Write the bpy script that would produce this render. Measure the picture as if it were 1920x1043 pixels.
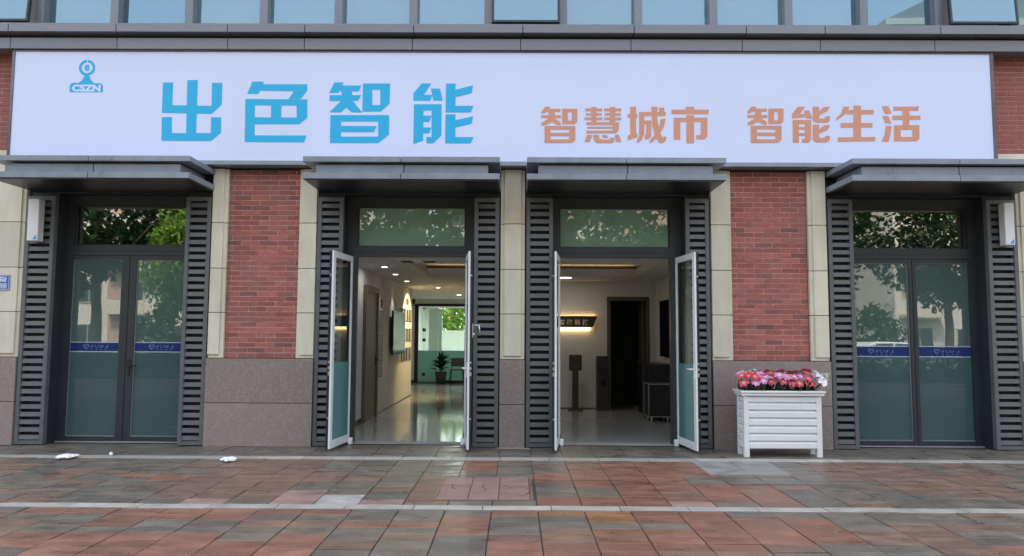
import bpy, bmesh, math, random
import numpy as np
from mathutils import Matrix, Vector

for o in list(bpy.data.objects):
    bpy.data.objects.remove(o)
S = bpy.context.scene
C = S.collection
PI = math.pi
rad = math.radians

# ------------------------------------------------------------------ camera
cam_d = bpy.data.cameras.new('camera')
cam_d.sensor_width = 36.0
cam_d.lens = 26.006
cam_d.clip_end = 600
cam = bpy.data.objects.new('camera', cam_d)
C.objects.link(cam)
_y, _r, _p = -0.0051, 0.0051, 0.07835
fw = Vector((math.sin(_y) * math.cos(_p), math.cos(_y) * math.cos(_p), math.sin(_p)))
r0 = Vector((math.cos(_y), -math.sin(_y), 0))
u0 = r0.cross(fw)
rr = r0 * math.cos(_r) + u0 * math.sin(_r)
uu = u0 * math.cos(_r) - r0 * math.sin(_r)
cam.matrix_world = Matrix(((rr.x, uu.x, -fw.x, 0.0), (rr.y, uu.y, -fw.y, -10.1), (rr.z, uu.z, -fw.z, 1.5), (0, 0, 0, 1)))
S.camera = cam

# ------------------------------------------------------------------ sky and sun
SUN_EL, SUN_AZ = 56.0, -14.0          # degrees; azimuth from +Y towards +X, the sun stands behind the shop
w = bpy.data.worlds.new('World')
S.world = w
w.use_nodes = True
nt = w.node_tree
nt.nodes.clear()
sky = nt.nodes.new('ShaderNodeTexSky')
sky.sky_type = 'NISHITA'
sky.sun_disc = False
sky.sun_elevation = rad(SUN_EL)
sky.sun_rotation = rad(SUN_AZ)
sky.air_density = 1.0
sky.dust_density = 4.0
sky.ozone_density = 0.6
bg = nt.nodes.new('ShaderNodeBackground')
bg.inputs['Strength'].default_value = 0.15
hz = nt.nodes.new('ShaderNodeMixRGB')           # thin even cloud veil over the blue
hz.inputs['Fac'].default_value = 0.55
hz.inputs['Color2'].default_value = (4.6, 4.8, 5.1, 1)
nt.links.new(sky.outputs[0], hz.inputs['Color1'])
nt.links.new(hz.outputs[0], bg.inputs['Color'])
wo = nt.nodes.new('ShaderNodeOutputWorld')
nt.links.new(bg.outputs[0], wo.inputs[0])

sun_d = bpy.data.lights.new('sun', 'SUN')
sun_d.energy = 2.0
sun_d.angle = rad(8)
sun_d.color = (1.0, 0.95, 0.87)
sun = bpy.data.objects.new('sun', sun_d)
C.objects.link(sun)
sd = Vector((math.sin(rad(SUN_AZ)) * math.cos(rad(SUN_EL)), math.cos(rad(SUN_AZ)) * math.cos(rad(SUN_EL)), math.sin(rad(SUN_EL))))
sun.rotation_euler = (-sd).to_track_quat('-Z', 'Y').to_euler()
sun.location = sd * 60

S.view_settings.view_transform = 'Standard'
S.view_settings.look = 'None'
S.view_settings.gamma = 1.0
S.view_settings.use_curve_mapping = False
S.view_settings.exposure = 1.85
S.render.engine = 'CYCLES'
S.cycles.use_denoising = True
S.cycles.max_bounces = 9
S.cycles.diffuse_bounces = 4
S.cycles.glossy_bounces = 4
S.cycles.transparent_max_bounces = 12
S.cycles.sample_clamp_indirect = 6.0

# ------------------------------------------------------------------ materials
def _n(t, kind, **kw):
    n = t.nodes.new(kind)
    for k, v in kw.items():
        if k in n.inputs.keys():
            n.inputs[k].default_value = v
        else:
            setattr(n, k, v)
    return n

def mat(name, col, rough=0.6, metal=0.0, var=0.0, nscale=6.0, nvar=0.0, bump=0.0, bscale=60.0, rvar=0.0,
        spec=None, ior=None, stretch=None, dark=None, dscale=1.5, damt=0.0):
    """Principled; var = per-object brightness spread, nvar = noise brightness spread, dark/damt = blotchy stains."""
    m = bpy.data.materials.new(name)
    m.use_nodes = True
    t = m.node_tree
    b = t.nodes['Principled BSDF']
    b.inputs['Roughness'].default_value = rough
    b.inputs['Metallic'].default_value = metal
    if spec is not None:
        b.inputs['Specular IOR Level'].default_value = spec
    if ior is not None:
        b.inputs['IOR'].default_value = ior
    L = t.links
    geo = _n(t, 'ShaderNodeNewGeometry')
    pos = geo.outputs['Position']
    if stretch:
        mp = _n(t, 'ShaderNodeMapping')
        mp.inputs['Scale'].default_value = stretch
        L.new(pos, mp.inputs['Vector'])
        pos = mp.outputs[0]
    rgb = _n(t, 'ShaderNodeRGB')
    rgb.outputs[0].default_value = (*col, 1)
    cur = rgb.outputs[0]
    if var > 0:
        oi = _n(t, 'ShaderNodeObjectInfo')
        mr = _n(t, 'ShaderNodeMapRange')
        mr.inputs['To Min'].default_value = 1 - var
        mr.inputs['To Max'].default_value = 1 + var
        L.new(oi.outputs['Random'], mr.inputs['Value'])
        hs = _n(t, 'ShaderNodeHueSaturation')
        L.new(cur, hs.inputs['Color'])
        L.new(mr.outputs[0], hs.inputs['Value'])
        cur = hs.outputs[0]
    if nvar > 0:
        nz = _n(t, 'ShaderNodeTexNoise', Scale=nscale, Detail=5.0, Roughness=0.6)
        L.new(pos, nz.inputs['Vector'])
        mr = _n(t, 'ShaderNodeMapRange')
        mr.inputs['From Min'].default_value = 0.3
        mr.inputs['From Max'].default_value = 0.7
        mr.inputs['To Min'].default_value = 1 - nvar
        mr.inputs['To Max'].default_value = 1 + nvar
        L.new(nz.outputs['Fac'], mr.inputs['Value'])
        hs = _n(t, 'ShaderNodeHueSaturation')
        L.new(cur, hs.inputs['Color'])
        L.new(mr.outputs[0], hs.inputs['Value'])
        cur = hs.outputs[0]
        if rvar > 0:
            mr2 = _n(t, 'ShaderNodeMapRange')
            mr2.inputs['From Min'].default_value = 0.3
            mr2.inputs['From Max'].default_value = 0.7
            mr2.inputs['To Min'].default_value = max(0.03, rough - rvar)
            mr2.inputs['To Max'].default_value = min(1, rough + rvar)
            L.new(nz.outputs['Fac'], mr2.inputs['Value'])
            L.new(mr2.outputs[0], b.inputs['Roughness'])
    if dark is not None:
        nz = _n(t, 'ShaderNodeTexNoise', Scale=dscale, Detail=6.0, Roughness=0.65)
        L.new(geo.outputs['Position'], nz.inputs['Vector'])
        mr = _n(t, 'ShaderNodeMapRange')
        mr.inputs['From Min'].default_value = 0.47
        mr.inputs['From Max'].default_value = 0.68
        mr.inputs['To Max'].default_value = damt
        L.new(nz.outputs['Fac'], mr.inputs['Value'])
        mx = _n(t, 'ShaderNodeMixRGB')
        mx.inputs['Color2'].default_value = (*dark, 1)
        L.new(mr.outputs[0], mx.inputs['Fac'])
        L.new(cur, mx.inputs['Color1'])
        cur = mx.outputs[0]
    L.new(cur, b.inputs['Base Color'])
    if bump > 0:
        nz = _n(t, 'ShaderNodeTexNoise', Scale=bscale, Detail=4.0)
        L.new(geo.outputs['Position'], nz.inputs['Vector'])
        bp = _n(t, 'ShaderNodeBump', Strength=bump, Distance=0.01)
        L.new(nz.outputs['Fac'], bp.inputs['Height'])
        L.new(bp.outputs[0], b.inputs['Normal'])
    return m

def emis(name, col, strength):
    m = bpy.data.materials.new(name)
    m.use_nodes = True
    t = m.node_tree
    t.nodes.clear()
    e = _n(t, 'ShaderNodeEmission', Strength=strength)
    e.inputs['Color'].default_value = (*col, 1)
    o = _n(t, 'ShaderNodeOutputMaterial')
    t.links.new(e.outputs[0], o.inputs[0])
    return m

def glass(name, tint, refl=1.6, body=None, bodyfac=0.0, wave=0.0, gloss=(1, 1, 1), soft=0.012):
    """Thin pane: fresnel reflection on the outer faces over a tinted see-through (and optionally a milky film body)."""
    m = bpy.data.materials.new(name)
    m.use_nodes = True
    t = m.node_tree
    t.nodes.clear()
    L = t.links
    tr = _n(t, 'ShaderNodeBsdfTransparent')
    tr.inputs[0].default_value = (*tint, 1)
    under = tr.outputs[0]
    if body is not None:
        df = _n(t, 'ShaderNodeBsdfDiffuse')
        df.inputs[0].default_value = (*body, 1)
        tl = _n(t, 'ShaderNodeBsdfTranslucent')
        tl.inputs[0].default_value = (*body, 1)
        m1 = _n(t, 'ShaderNodeMixShader', Fac=0.4)
        L.new(df.outputs[0], m1.inputs[1])
        L.new(tl.outputs[0], m1.inputs[2])
        m2 = _n(t, 'ShaderNodeMixShader', Fac=bodyfac)
        L.new(under, m2.inputs[1])
        L.new(m1.outputs[0], m2.inputs[2])
        under = m2.outputs[0]
    gl = _n(t, 'ShaderNodeBsdfGlossy', Roughness=soft)
    gl.inputs['Color'].default_value = (*gloss, 1)
    fr = _n(t, 'ShaderNodeFresnel', IOR=refl)
    ge = _n(t, 'ShaderNodeNewGeometry')
    inv = _n(t, 'ShaderNodeMath', operation='SUBTRACT')
    inv.inputs[0].default_value = 1.0
    L.new(ge.outputs['Backfacing'], inv.inputs[1])
    mu = _n(t, 'ShaderNodeMath', operation='MULTIPLY')
    L.new(fr.outputs[0], mu.inputs[0])
    L.new(inv.outputs[0], mu.inputs[1])
    if wave > 0:
        nz = _n(t, 'ShaderNodeTexNoise', Scale=1.1, Detail=1.0)
        L.new(ge.outputs['Position'], nz.inputs['Vector'])
        bp = _n(t, 'ShaderNodeBump', Strength=wave, Distance=0.02)
        L.new(nz.outputs['Fac'], bp.inputs['Height'])
        L.new(bp.outputs[0], gl.inputs['Normal'])
    mx = _n(t, 'ShaderNodeMixShader')
    L.new(mu.outputs[0], mx.inputs[0])
    L.new(under, mx.inputs[1])
    L.new(gl.outputs[0], mx.inputs[2])
    o = _n(t, 'ShaderNodeOutputMaterial')
    L.new(mx.outputs[0], o.inputs[0])
    return m

def leafmat(name, col, var=0.35):
    m = bpy.data.materials.new(name)
    m.use_nodes = True
    t = m.node_tree
    t.nodes.clear()
    L = t.links
    ge = _n(t, 'ShaderNodeNewGeometry')
    mr = _n(t, 'ShaderNodeMapRange')
    mr.inputs['To Min'].default_value = 1 - var
    mr.inputs['To Max'].default_value = 1 + var
    L.new(ge.outputs['Random Per Island'], mr.inputs['Value'])
    hs = _n(t, 'ShaderNodeHueSaturation')
    hs.inputs['Color'].default_value = (*col, 1)
    L.new(mr.outputs[0], hs.inputs['Value'])
    d = _n(t, 'ShaderNodeBsdfDiffuse')
    tl = _n(t, 'ShaderNodeBsdfTranslucent')
    L.new(hs.outputs[0], d.inputs[0])
    L.new(hs.outputs[0], tl.inputs[0])
    mx = _n(t, 'ShaderNodeMixShader', Fac=0.4)
    L.new(d.outputs[0], mx.inputs[1])
    L.new(tl.outputs[0], mx.inputs[2])
    o = _n(t, 'ShaderNodeOutputMaterial')
    L.new(mx.outputs[0], o.inputs[0])
    return m

M = {}
M['metal'] = mat('charcoal metal', (0.021, 0.027, 0.031), 0.5, nvar=0.12, nscale=3, rvar=0.08)
M['louvre'] = mat('louvre paint', (0.104, 0.110, 0.113), 0.45, nvar=0.14, nscale=4, rvar=0.1, var=0.06)
M['canopy'] = mat('canopy sheet', (0.215, 0.25, 0.295), 0.36, nvar=0.13, nscale=3, rvar=0.1, metal=0.15, var=0.06, stretch=(1.6, 1.6, 0.5))
M['cornice'] = mat('cornice sheet', (0.175, 0.185, 0.21), 0.36, nvar=0.06, nscale=2, rvar=0.08, metal=0.15, var=0.05)
M['bead'] = mat('grey glazing bead', (0.20, 0.22, 0.23), 0.45)
M['black'] = mat('black cavity', (0.015, 0.016, 0.018), 0.7)
M['brick'] = mat('red brick', (0.345, 0.110, 0.092), 0.85, var=0.24, nvar=0.18, nscale=22, bump=0.35, bscale=160,
                 dark=(0.25, 0.13, 0.125), dscale=2.6, damt=0.55)
M['brick_dark'] = mat('dark fired brick', (0.235, 0.095, 0.088), 0.85, var=0.2, nvar=0.16, nscale=22, bump=0.35, bscale=160)
M['mortar'] = mat('pale mortar', (0.58, 0.37, 0.335), 0.95, nvar=0.22, nscale=9, bump=0.3, bscale=120)
M['stone'] = mat('cream stone', (0.64, 0.605, 0.48), 0.75, var=0.08, nvar=0.085, nscale=3.0, bump=0.12, bscale=120, stretch=(2.6, 2.6, 0.4),
                 dark=(0.48, 0.42, 0.33), dscale=1.2, damt=0.35)
M['granite'] = mat('brown granite', (0.248, 0.194, 0.174), 0.5, var=0.09, nvar=0.20, nscale=110, rvar=0.1, bump=0.05, bscale=160,
                   dark=(0.36, 0.32, 0.31), dscale=30, damt=0.5)
M['signwhite'] = mat('sign fabric', (0.62, 0.685, 0.885), 0.5, nvar=0.02, nscale=0.7, bump=0.12, bscale=1.6)
M['signframe'] = mat('sign trim', (0.11, 0.10, 0.12), 0.25, nvar=0.25, nscale=1.5, metal=0.5)
M['cyan'] = mat('cyan vinyl', (0.004, 0.395, 0.70), 0.4)
M['orange'] = mat('copper vinyl', (0.60, 0.27, 0.17), 0.4)
M['white'] = mat('white paint', (0.73, 0.735, 0.735), 0.42, nvar=0.04, nscale=5)
M['pvcwhite'] = mat('white door frame', (0.74, 0.75, 0.76), 0.35, nvar=0.04, nscale=7, dark=(0.5, 0.5, 0.49), dscale=3, damt=0.25)
M['steel'] = mat('brushed steel', (0.6, 0.6, 0.6), 0.3, metal=1.0)
M['wall'] = mat('white plaster', (0.66, 0.655, 0.625), 0.85, nvar=0.03, nscale=2)
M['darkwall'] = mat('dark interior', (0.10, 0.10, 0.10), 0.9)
M['floor'] = mat('polished tile', (0.42, 0.42, 0.41), 0.07, nvar=0.05, nscale=1.5, spec=0.6)
M['ceil'] = mat('ceiling paint', (0.68, 0.66, 0.63), 0.9)
M['wood'] = mat('grey brown wood', (0.13, 0.095, 0.072), 0.45, nvar=0.25, nscale=6, stretch=(8, 8, 0.6))
M['skirt'] = mat('dark skirting', (0.05, 0.045, 0.042), 0.4)
M['screen'] = mat('black screen', (0.010, 0.011, 0.012), 0.12)
M['blackbox'] = mat('black laminate', (0.016, 0.016, 0.017), 0.35, nvar=0.1, nscale=12)
M['blueplate'] = mat('blue enamel', (0.035, 0.13, 0.50), 0.35)
M['strip'] = mat('blue film strip', (0.014, 0.030, 0.135), 0.6, nvar=0.06, nscale=4, spec=0.2)
M['stripline'] = mat('pale film line', (0.36, 0.42, 0.55), 0.4)
M['striptext'] = mat('faded film print', (0.14, 0.17, 0.36), 0.4)
M['clear'] = glass('clear door glass', (0.80, 0.90, 0.87), 1.7)
M['darkglass'] = glass('dark transom glass', (0.34, 0.40, 0.40), 3.4, wave=0.05)
M['lowfilm'] = glass('frosted lower film', (0.25, 0.38, 0.38), 1.42, body=(0.108, 0.195, 0.200), bodyfac=0.88, wave=0.05)
M['film'] = glass('teal film glass', (0.25, 0.42, 0.42), 2.5, body=(0.165, 0.265, 0.25), bodyfac=0.75, wave=0.06, soft=0.012)
M['leaffilm'] = glass('teal leaf film', (0.3, 0.45, 0.45), 1.55, body=(0.16, 0.39, 0.41), bodyfac=0.9)
M['greenfilm'] = glass('green film glass', (0.35, 0.5, 0.42), 2.5, body=(0.36, 0.57, 0.43), bodyfac=0.9, wave=0.05)
M['skyglass'] = glass('coated curtain glass', (0.30, 0.40, 0.44), 3.3, body=(0.11, 0.20, 0.24), bodyfac=0.75, wave=0.03, gloss=(0.50, 0.70, 0.83))
M['skyglass_b'] = glass('coated curtain glass with blind', (0.30, 0.40, 0.44), 3.1, body=(0.19, 0.27, 0.29), bodyfac=0.8, wave=0.05, gloss=(0.50, 0.70, 0.83))
M['skyglass_c'] = glass('coated curtain glass deeper', (0.30, 0.40, 0.44), 3.3, body=(0.07, 0.14, 0.18), bodyfac=0.7, wave=0.05, gloss=(0.46, 0.68, 0.83))
M['partfilm'] = glass('partition film', (0.4, 0.55, 0.5), 1.5, body=(0.22, 0.40, 0.36), bodyfac=0.8)
M['partglass'] = glass('partition glass', (0.82, 0.92, 0.88), 1.5)
M['bedding'] = mat('joint sand', (0.055, 0.050, 0.047), 0.95, nvar=0.2, nscale=15)
kw = dict(rough=0.40, var=0.14, nvar=0.26, nscale=5.0, rvar=0.2, bump=0.25, bscale=55, stretch=(0.7, 1.3, 1.0))
M['pv_g'] = mat('grey paver', (0.148, 0.124, 0.100), dark=(0.088, 0.075, 0.061), dscale=1.4, damt=0.6, **kw)
M['pv_d'] = mat('dark paver', (0.122, 0.108, 0.092), dark=(0.082, 0.073, 0.062), dscale=1.4, damt=0.6, **kw)
M['pv_r'] = mat('red paver', (0.220, 0.106, 0.072), dark=(0.150, 0.084, 0.062), dscale=1.6, damt=0.55, **kw)
M['pv_b'] = mat('brown paver', (0.180, 0.112, 0.080), dark=(0.122, 0.086, 0.065), dscale=1.6, damt=0.6, **kw)
M['pv_o'] = mat('orange paver', (0.255, 0.125, 0.060), dark=(0.18, 0.10, 0.075), dscale=1.6, damt=0.5, **kw)
M['pv_p'] = mat('pink paver', (0.29, 0.19, 0.165), dark=(0.30, 0.19, 0.17), dscale=1.6, damt=0.35, **kw)
M['pv_t'] = mat('tan paver', (0.36, 0.30, 0.25), **kw)
M['pv_w'] = mat('pale paver', (0.36, 0.35, 0.325), **kw)
M['band'] = mat('pale band stone', (0.38, 0.36, 0.325), 0.5, var=0.14, nvar=0.2, nscale=5, rvar=0.12, bump=0.15, bscale=60,
                dark=(0.30, 0.28, 0.26), dscale=2.5, damt=0.5)
M['cover'] = mat('pink cover stone', (0.27, 0.160, 0.142), 0.5, var=0.08, nvar=0.15, nscale=7, rvar=0.1, bump=0.2, bscale=50,
                 dark=(0.24, 0.13, 0.12), dscale=4, damt=0.5)
M['concrete'] = mat('grey concrete slab', (0.27, 0.265, 0.25), 0.5, var=0.06, nvar=0.18, nscale=4, rvar=0.12, bump=0.15, bscale=50,
                    dark=(0.12, 0.12, 0.115), dscale=3, damt=0.7)
M['asphalt'] = mat('asphalt', (0.055, 0.055, 0.057), 0.8, nvar=0.2, nscale=20, bump=0.3, bscale=90)
M['kerb'] = mat('kerb stone', (0.32, 0.31, 0.30), 0.8, nvar=0.1)
M['soil'] = mat('lawn soil', (0.06, 0.075, 0.03), 0.95, nvar=0.4, nscale=3)
M['bark'] = mat('bark', (0.075, 0.058, 0.045), 0.9, nvar=0.3, nscale=10, bump=0.5, bscale=25)
M['leaf_dark'] = leafmat('dark leaves', (0.036, 0.068, 0.028))
M['leaf_mid'] = leafmat('mid leaves', (0.085, 0.165, 0.045))
M['leaf_lime'] = leafmat('lime leaves', (0.17, 0.29, 0.055))
M['plantleaf'] = leafmat('plant leaves', (0.022, 0.038, 0.018))
M['facade_a'] = mat('beige render', (0.68, 0.64, 0.55), 0.9, nvar=0.06, nscale=0.7)
M['facade_b'] = mat('pink render', (0.50, 0.34, 0.26), 0.9, nvar=0.06, nscale=0.7)
M['facade_c'] = mat('cream trim', (0.66, 0.62, 0.50), 0.85)
M['winglass'] = mat('window glass', (0.03, 0.04, 0.05), 0.05, ior=1.6)
M['carpaint'] = mat('white car paint', (0.72, 0.73, 0.74), 0.2)
M['tyre'] = mat('tyre rubber', (0.02, 0.02, 0.02), 0.8)
M['red_petal'] = mat('red petal', (0.56, 0.045, 0.10), 0.6, var=0.25)
M['pink_petal'] = mat('magenta pink petal', (0.66, 0.22, 0.46), 0.6, var=0.22)
M['white_petal'] = mat('white petal', (0.72, 0.72, 0.70), 0.6, var=0.05)
M['cream_centre'] = mat('cream flower centre', (0.78, 0.55, 0.30), 0.6)
M['stem'] = mat('artificial leaf', (0.028, 0.055, 0.026), 0.5, var=0.3)
M['paper'] = mat('white paper', (0.86, 0.86, 0.87), 0.6)
M['lampwarm'] = emis('warm lamp', (1.0, 0.62, 0.22), 6.0)
M['lampcove'] = emis('cove lamp', (1.0, 0.70, 0.42), 1.2)
M['lampwhite'] = emis('white lamp', (1.0, 0.97, 0.92), 1.6)
M['signletter'] = mat('rose gold letter', (0.88, 0.66, 0.54), 0.35)
M['maroon'] = mat('maroon edge', (0.14, 0.015, 0.015), 0.4)
M['photo'] = mat('framed print', (0.22, 0.21, 0.17), 0.4, var=0.4, nvar=0.6, nscale=14)

# ------------------------------------------------------------------ mesh helpers
def add_box(bm, x0, x1, y0, y1, z0, z1, mi=0, mtx=None):
    vs = [bm.verts.new((x, y, z)) for x in (x0, x1) for y in (y0, y1) for z in (z0, z1)]
    for f in ((0, 1, 3, 2), (4, 6, 7, 5), (0, 4, 5, 1), (2, 3, 7, 6), (0, 2, 6, 4), (1, 5, 7, 3)):
        fc = bm.faces.new([vs[i] for i in f])
        fc.material_index = mi
    if mtx is not None:
        bmesh.ops.transform(bm, matrix=mtx, verts=vs)
    return vs

def add_prism(bm, pts, axis, a0, a1, mi=0):
    """closed polygon pts (2D) extruded along axis ('x','y','z')."""
    def P(p, a):
        return {'x': (a, p[0], p[1]), 'y': (p[0], a, p[1]), 'z': (p[0], p[1], a)}[axis]
    lo = [bm.verts.new(P(p, a0)) for p in pts]
    hi = [bm.verts.new(P(p, a1)) for p in pts]
    fs = [bm.faces.new(lo[::-1]), bm.faces.new(hi)]
    n = len(pts)
    for i in range(n):
        fs.append(bm.faces.new((lo[i], lo[(i + 1) % n], hi[(i + 1) % n], hi[i])))
    for f in fs:
        f.material_index = mi
    return lo + hi

def add_cyl(bm, p0, p1, ra, rb=None, seg=12, mi=0, smooth=True):
    rb = ra if rb is None else rb
    p0, p1 = Vector(p0), Vector(p1)
    d = (p1 - p0).normalized()
    a = d.orthogonal().normalized()
    b = d.cross(a)
    r1 = [bm.verts.new(p0 + (a * math.cos(2 * PI * i / seg) + b * math.sin(2 * PI * i / seg)) * ra) for i in range(seg)]
    r2 = [bm.verts.new(p1 + (a * math.cos(2 * PI * i / seg) + b * math.sin(2 * PI * i / seg)) * rb) for i in range(seg)]
    for i in range(seg):
        f = bm.faces.new((r1[i], r1[(i + 1) % seg], r2[(i + 1) % seg], r2[i]))
        f.smooth = smooth
        f.material_index = mi
    f = bm.faces.new(r1[::-1]); f.material_index = mi
    f = bm.faces.new(r2); f.material_index = mi

def mesh_of(name, bm, mats, bevel=0.0):
    if bevel > 0:
        bmesh.ops.bevel(bm, geom=list(bm.edges), offset=bevel, segments=1, affect='EDGES', profile=0.5)
    bmesh.ops.recalc_face_normals(bm, faces=bm.faces)
    me = bpy.data.meshes.new(name)
    bm.to_mesh(me)
    bm.free()
    for m in (mats if isinstance(mats, (list, tuple)) else [mats]):
        me.materials.append(m)
    return me

def link(name, me, parent=None, loc=(0, 0, 0), rot=(0, 0, 0), scale=(1, 1, 1)):
    o = bpy.data.objects.new(name, me)
    C.objects.link(o)
    o.location = loc
    o.rotation_euler = rot
    o.scale = scale
    if parent is not None:
        o.parent = parent
    return o

def obj(name, bm, mats, parent=None, bevel=0.0, **kw):
    return link(name, mesh_of(name, bm, mats, bevel), parent, **kw)

def boxobj(name, b, m, parent=None, bevel=0.0):
    """box part; b = x0,x1,y0,y1,z0,z1 in the parent's space"""
    bm = bmesh.new()
    add_box(bm, *b)
    return obj(name, bm, m, parent, bevel)

def empty(name, loc=(0, 0, 0), parent=None, rotz=0.0):
    o = bpy.data.objects.new(name, None)
    C.objects.link(o)
    o.location = loc
    o.rotation_euler = (0, 0, rotz)
    if parent is not None:
        o.parent = parent
    return o

def tag(o, label=None, cat=None, group=None, kind=None):
    if label: o['label'] = label
    if cat: o['category'] = cat
    if group: o['group'] = group
    if kind: o['kind'] = kind
    return o

def text_mesh(txt, size, extrude=0.0, bold=0.0):
    cu = bpy.data.curves.new('lettering', 'FONT')
    cu.body = txt
    cu.size = size
    cu.extrude = extrude
    cu.offset = bold
    cu.resolution_u = 3
    t = bpy.data.objects.new('lettering_source', cu)
    C.objects.link(t)
    dg = bpy.context.evaluated_depsgraph_get()
    me = bpy.data.meshes.new_from_object(t.evaluated_get(dg))
    bpy.data.objects.remove(t)
    bpy.data.curves.remove(cu)
    return me

def text_obj(name, txt, size, m, parent, x, y, z, width=None, height=None, extrude=0.0, bold=0.0, rot=None):
    """upright text facing -Y whose lower left corner stands at x, z"""
    me = text_mesh(txt, size, extrude, bold)
    co = np.empty(len(me.vertices) * 3)
    me.vertices.foreach_get('co', co)
    co = co.reshape(-1, 3)
    mn, mx = co.min(0), co.max(0)
    sx = width / (mx[0] - mn[0]) if width else 1
    sy = height / (mx[1] - mn[1]) if height else (sx if width else 1)
    out = np.stack([(co[:, 0] - mn[0]) * sx, -co[:, 2], (co[:, 1] - mn[1]) * sy], 1)
    me.vertices.foreach_set('co', out.reshape(-1))
    me.update()
    me.materials.clear()
    me.materials.append(m)
    return link(name, me, parent, loc=(x, y, z), rot=rot or (0, 0, 0))

def flat_poly(bm, pts, y, mi=0):
    """polygon in the XZ plane facing -Y"""
    vs = [bm.verts.new((p[0], y, p[1])) for p in pts]
    f = bm.faces.new(vs)
    f.material_index = mi
    f.normal_update()
    if f.normal.y > 0:
        f.normal_flip()
    return f

random.seed(11)

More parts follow.
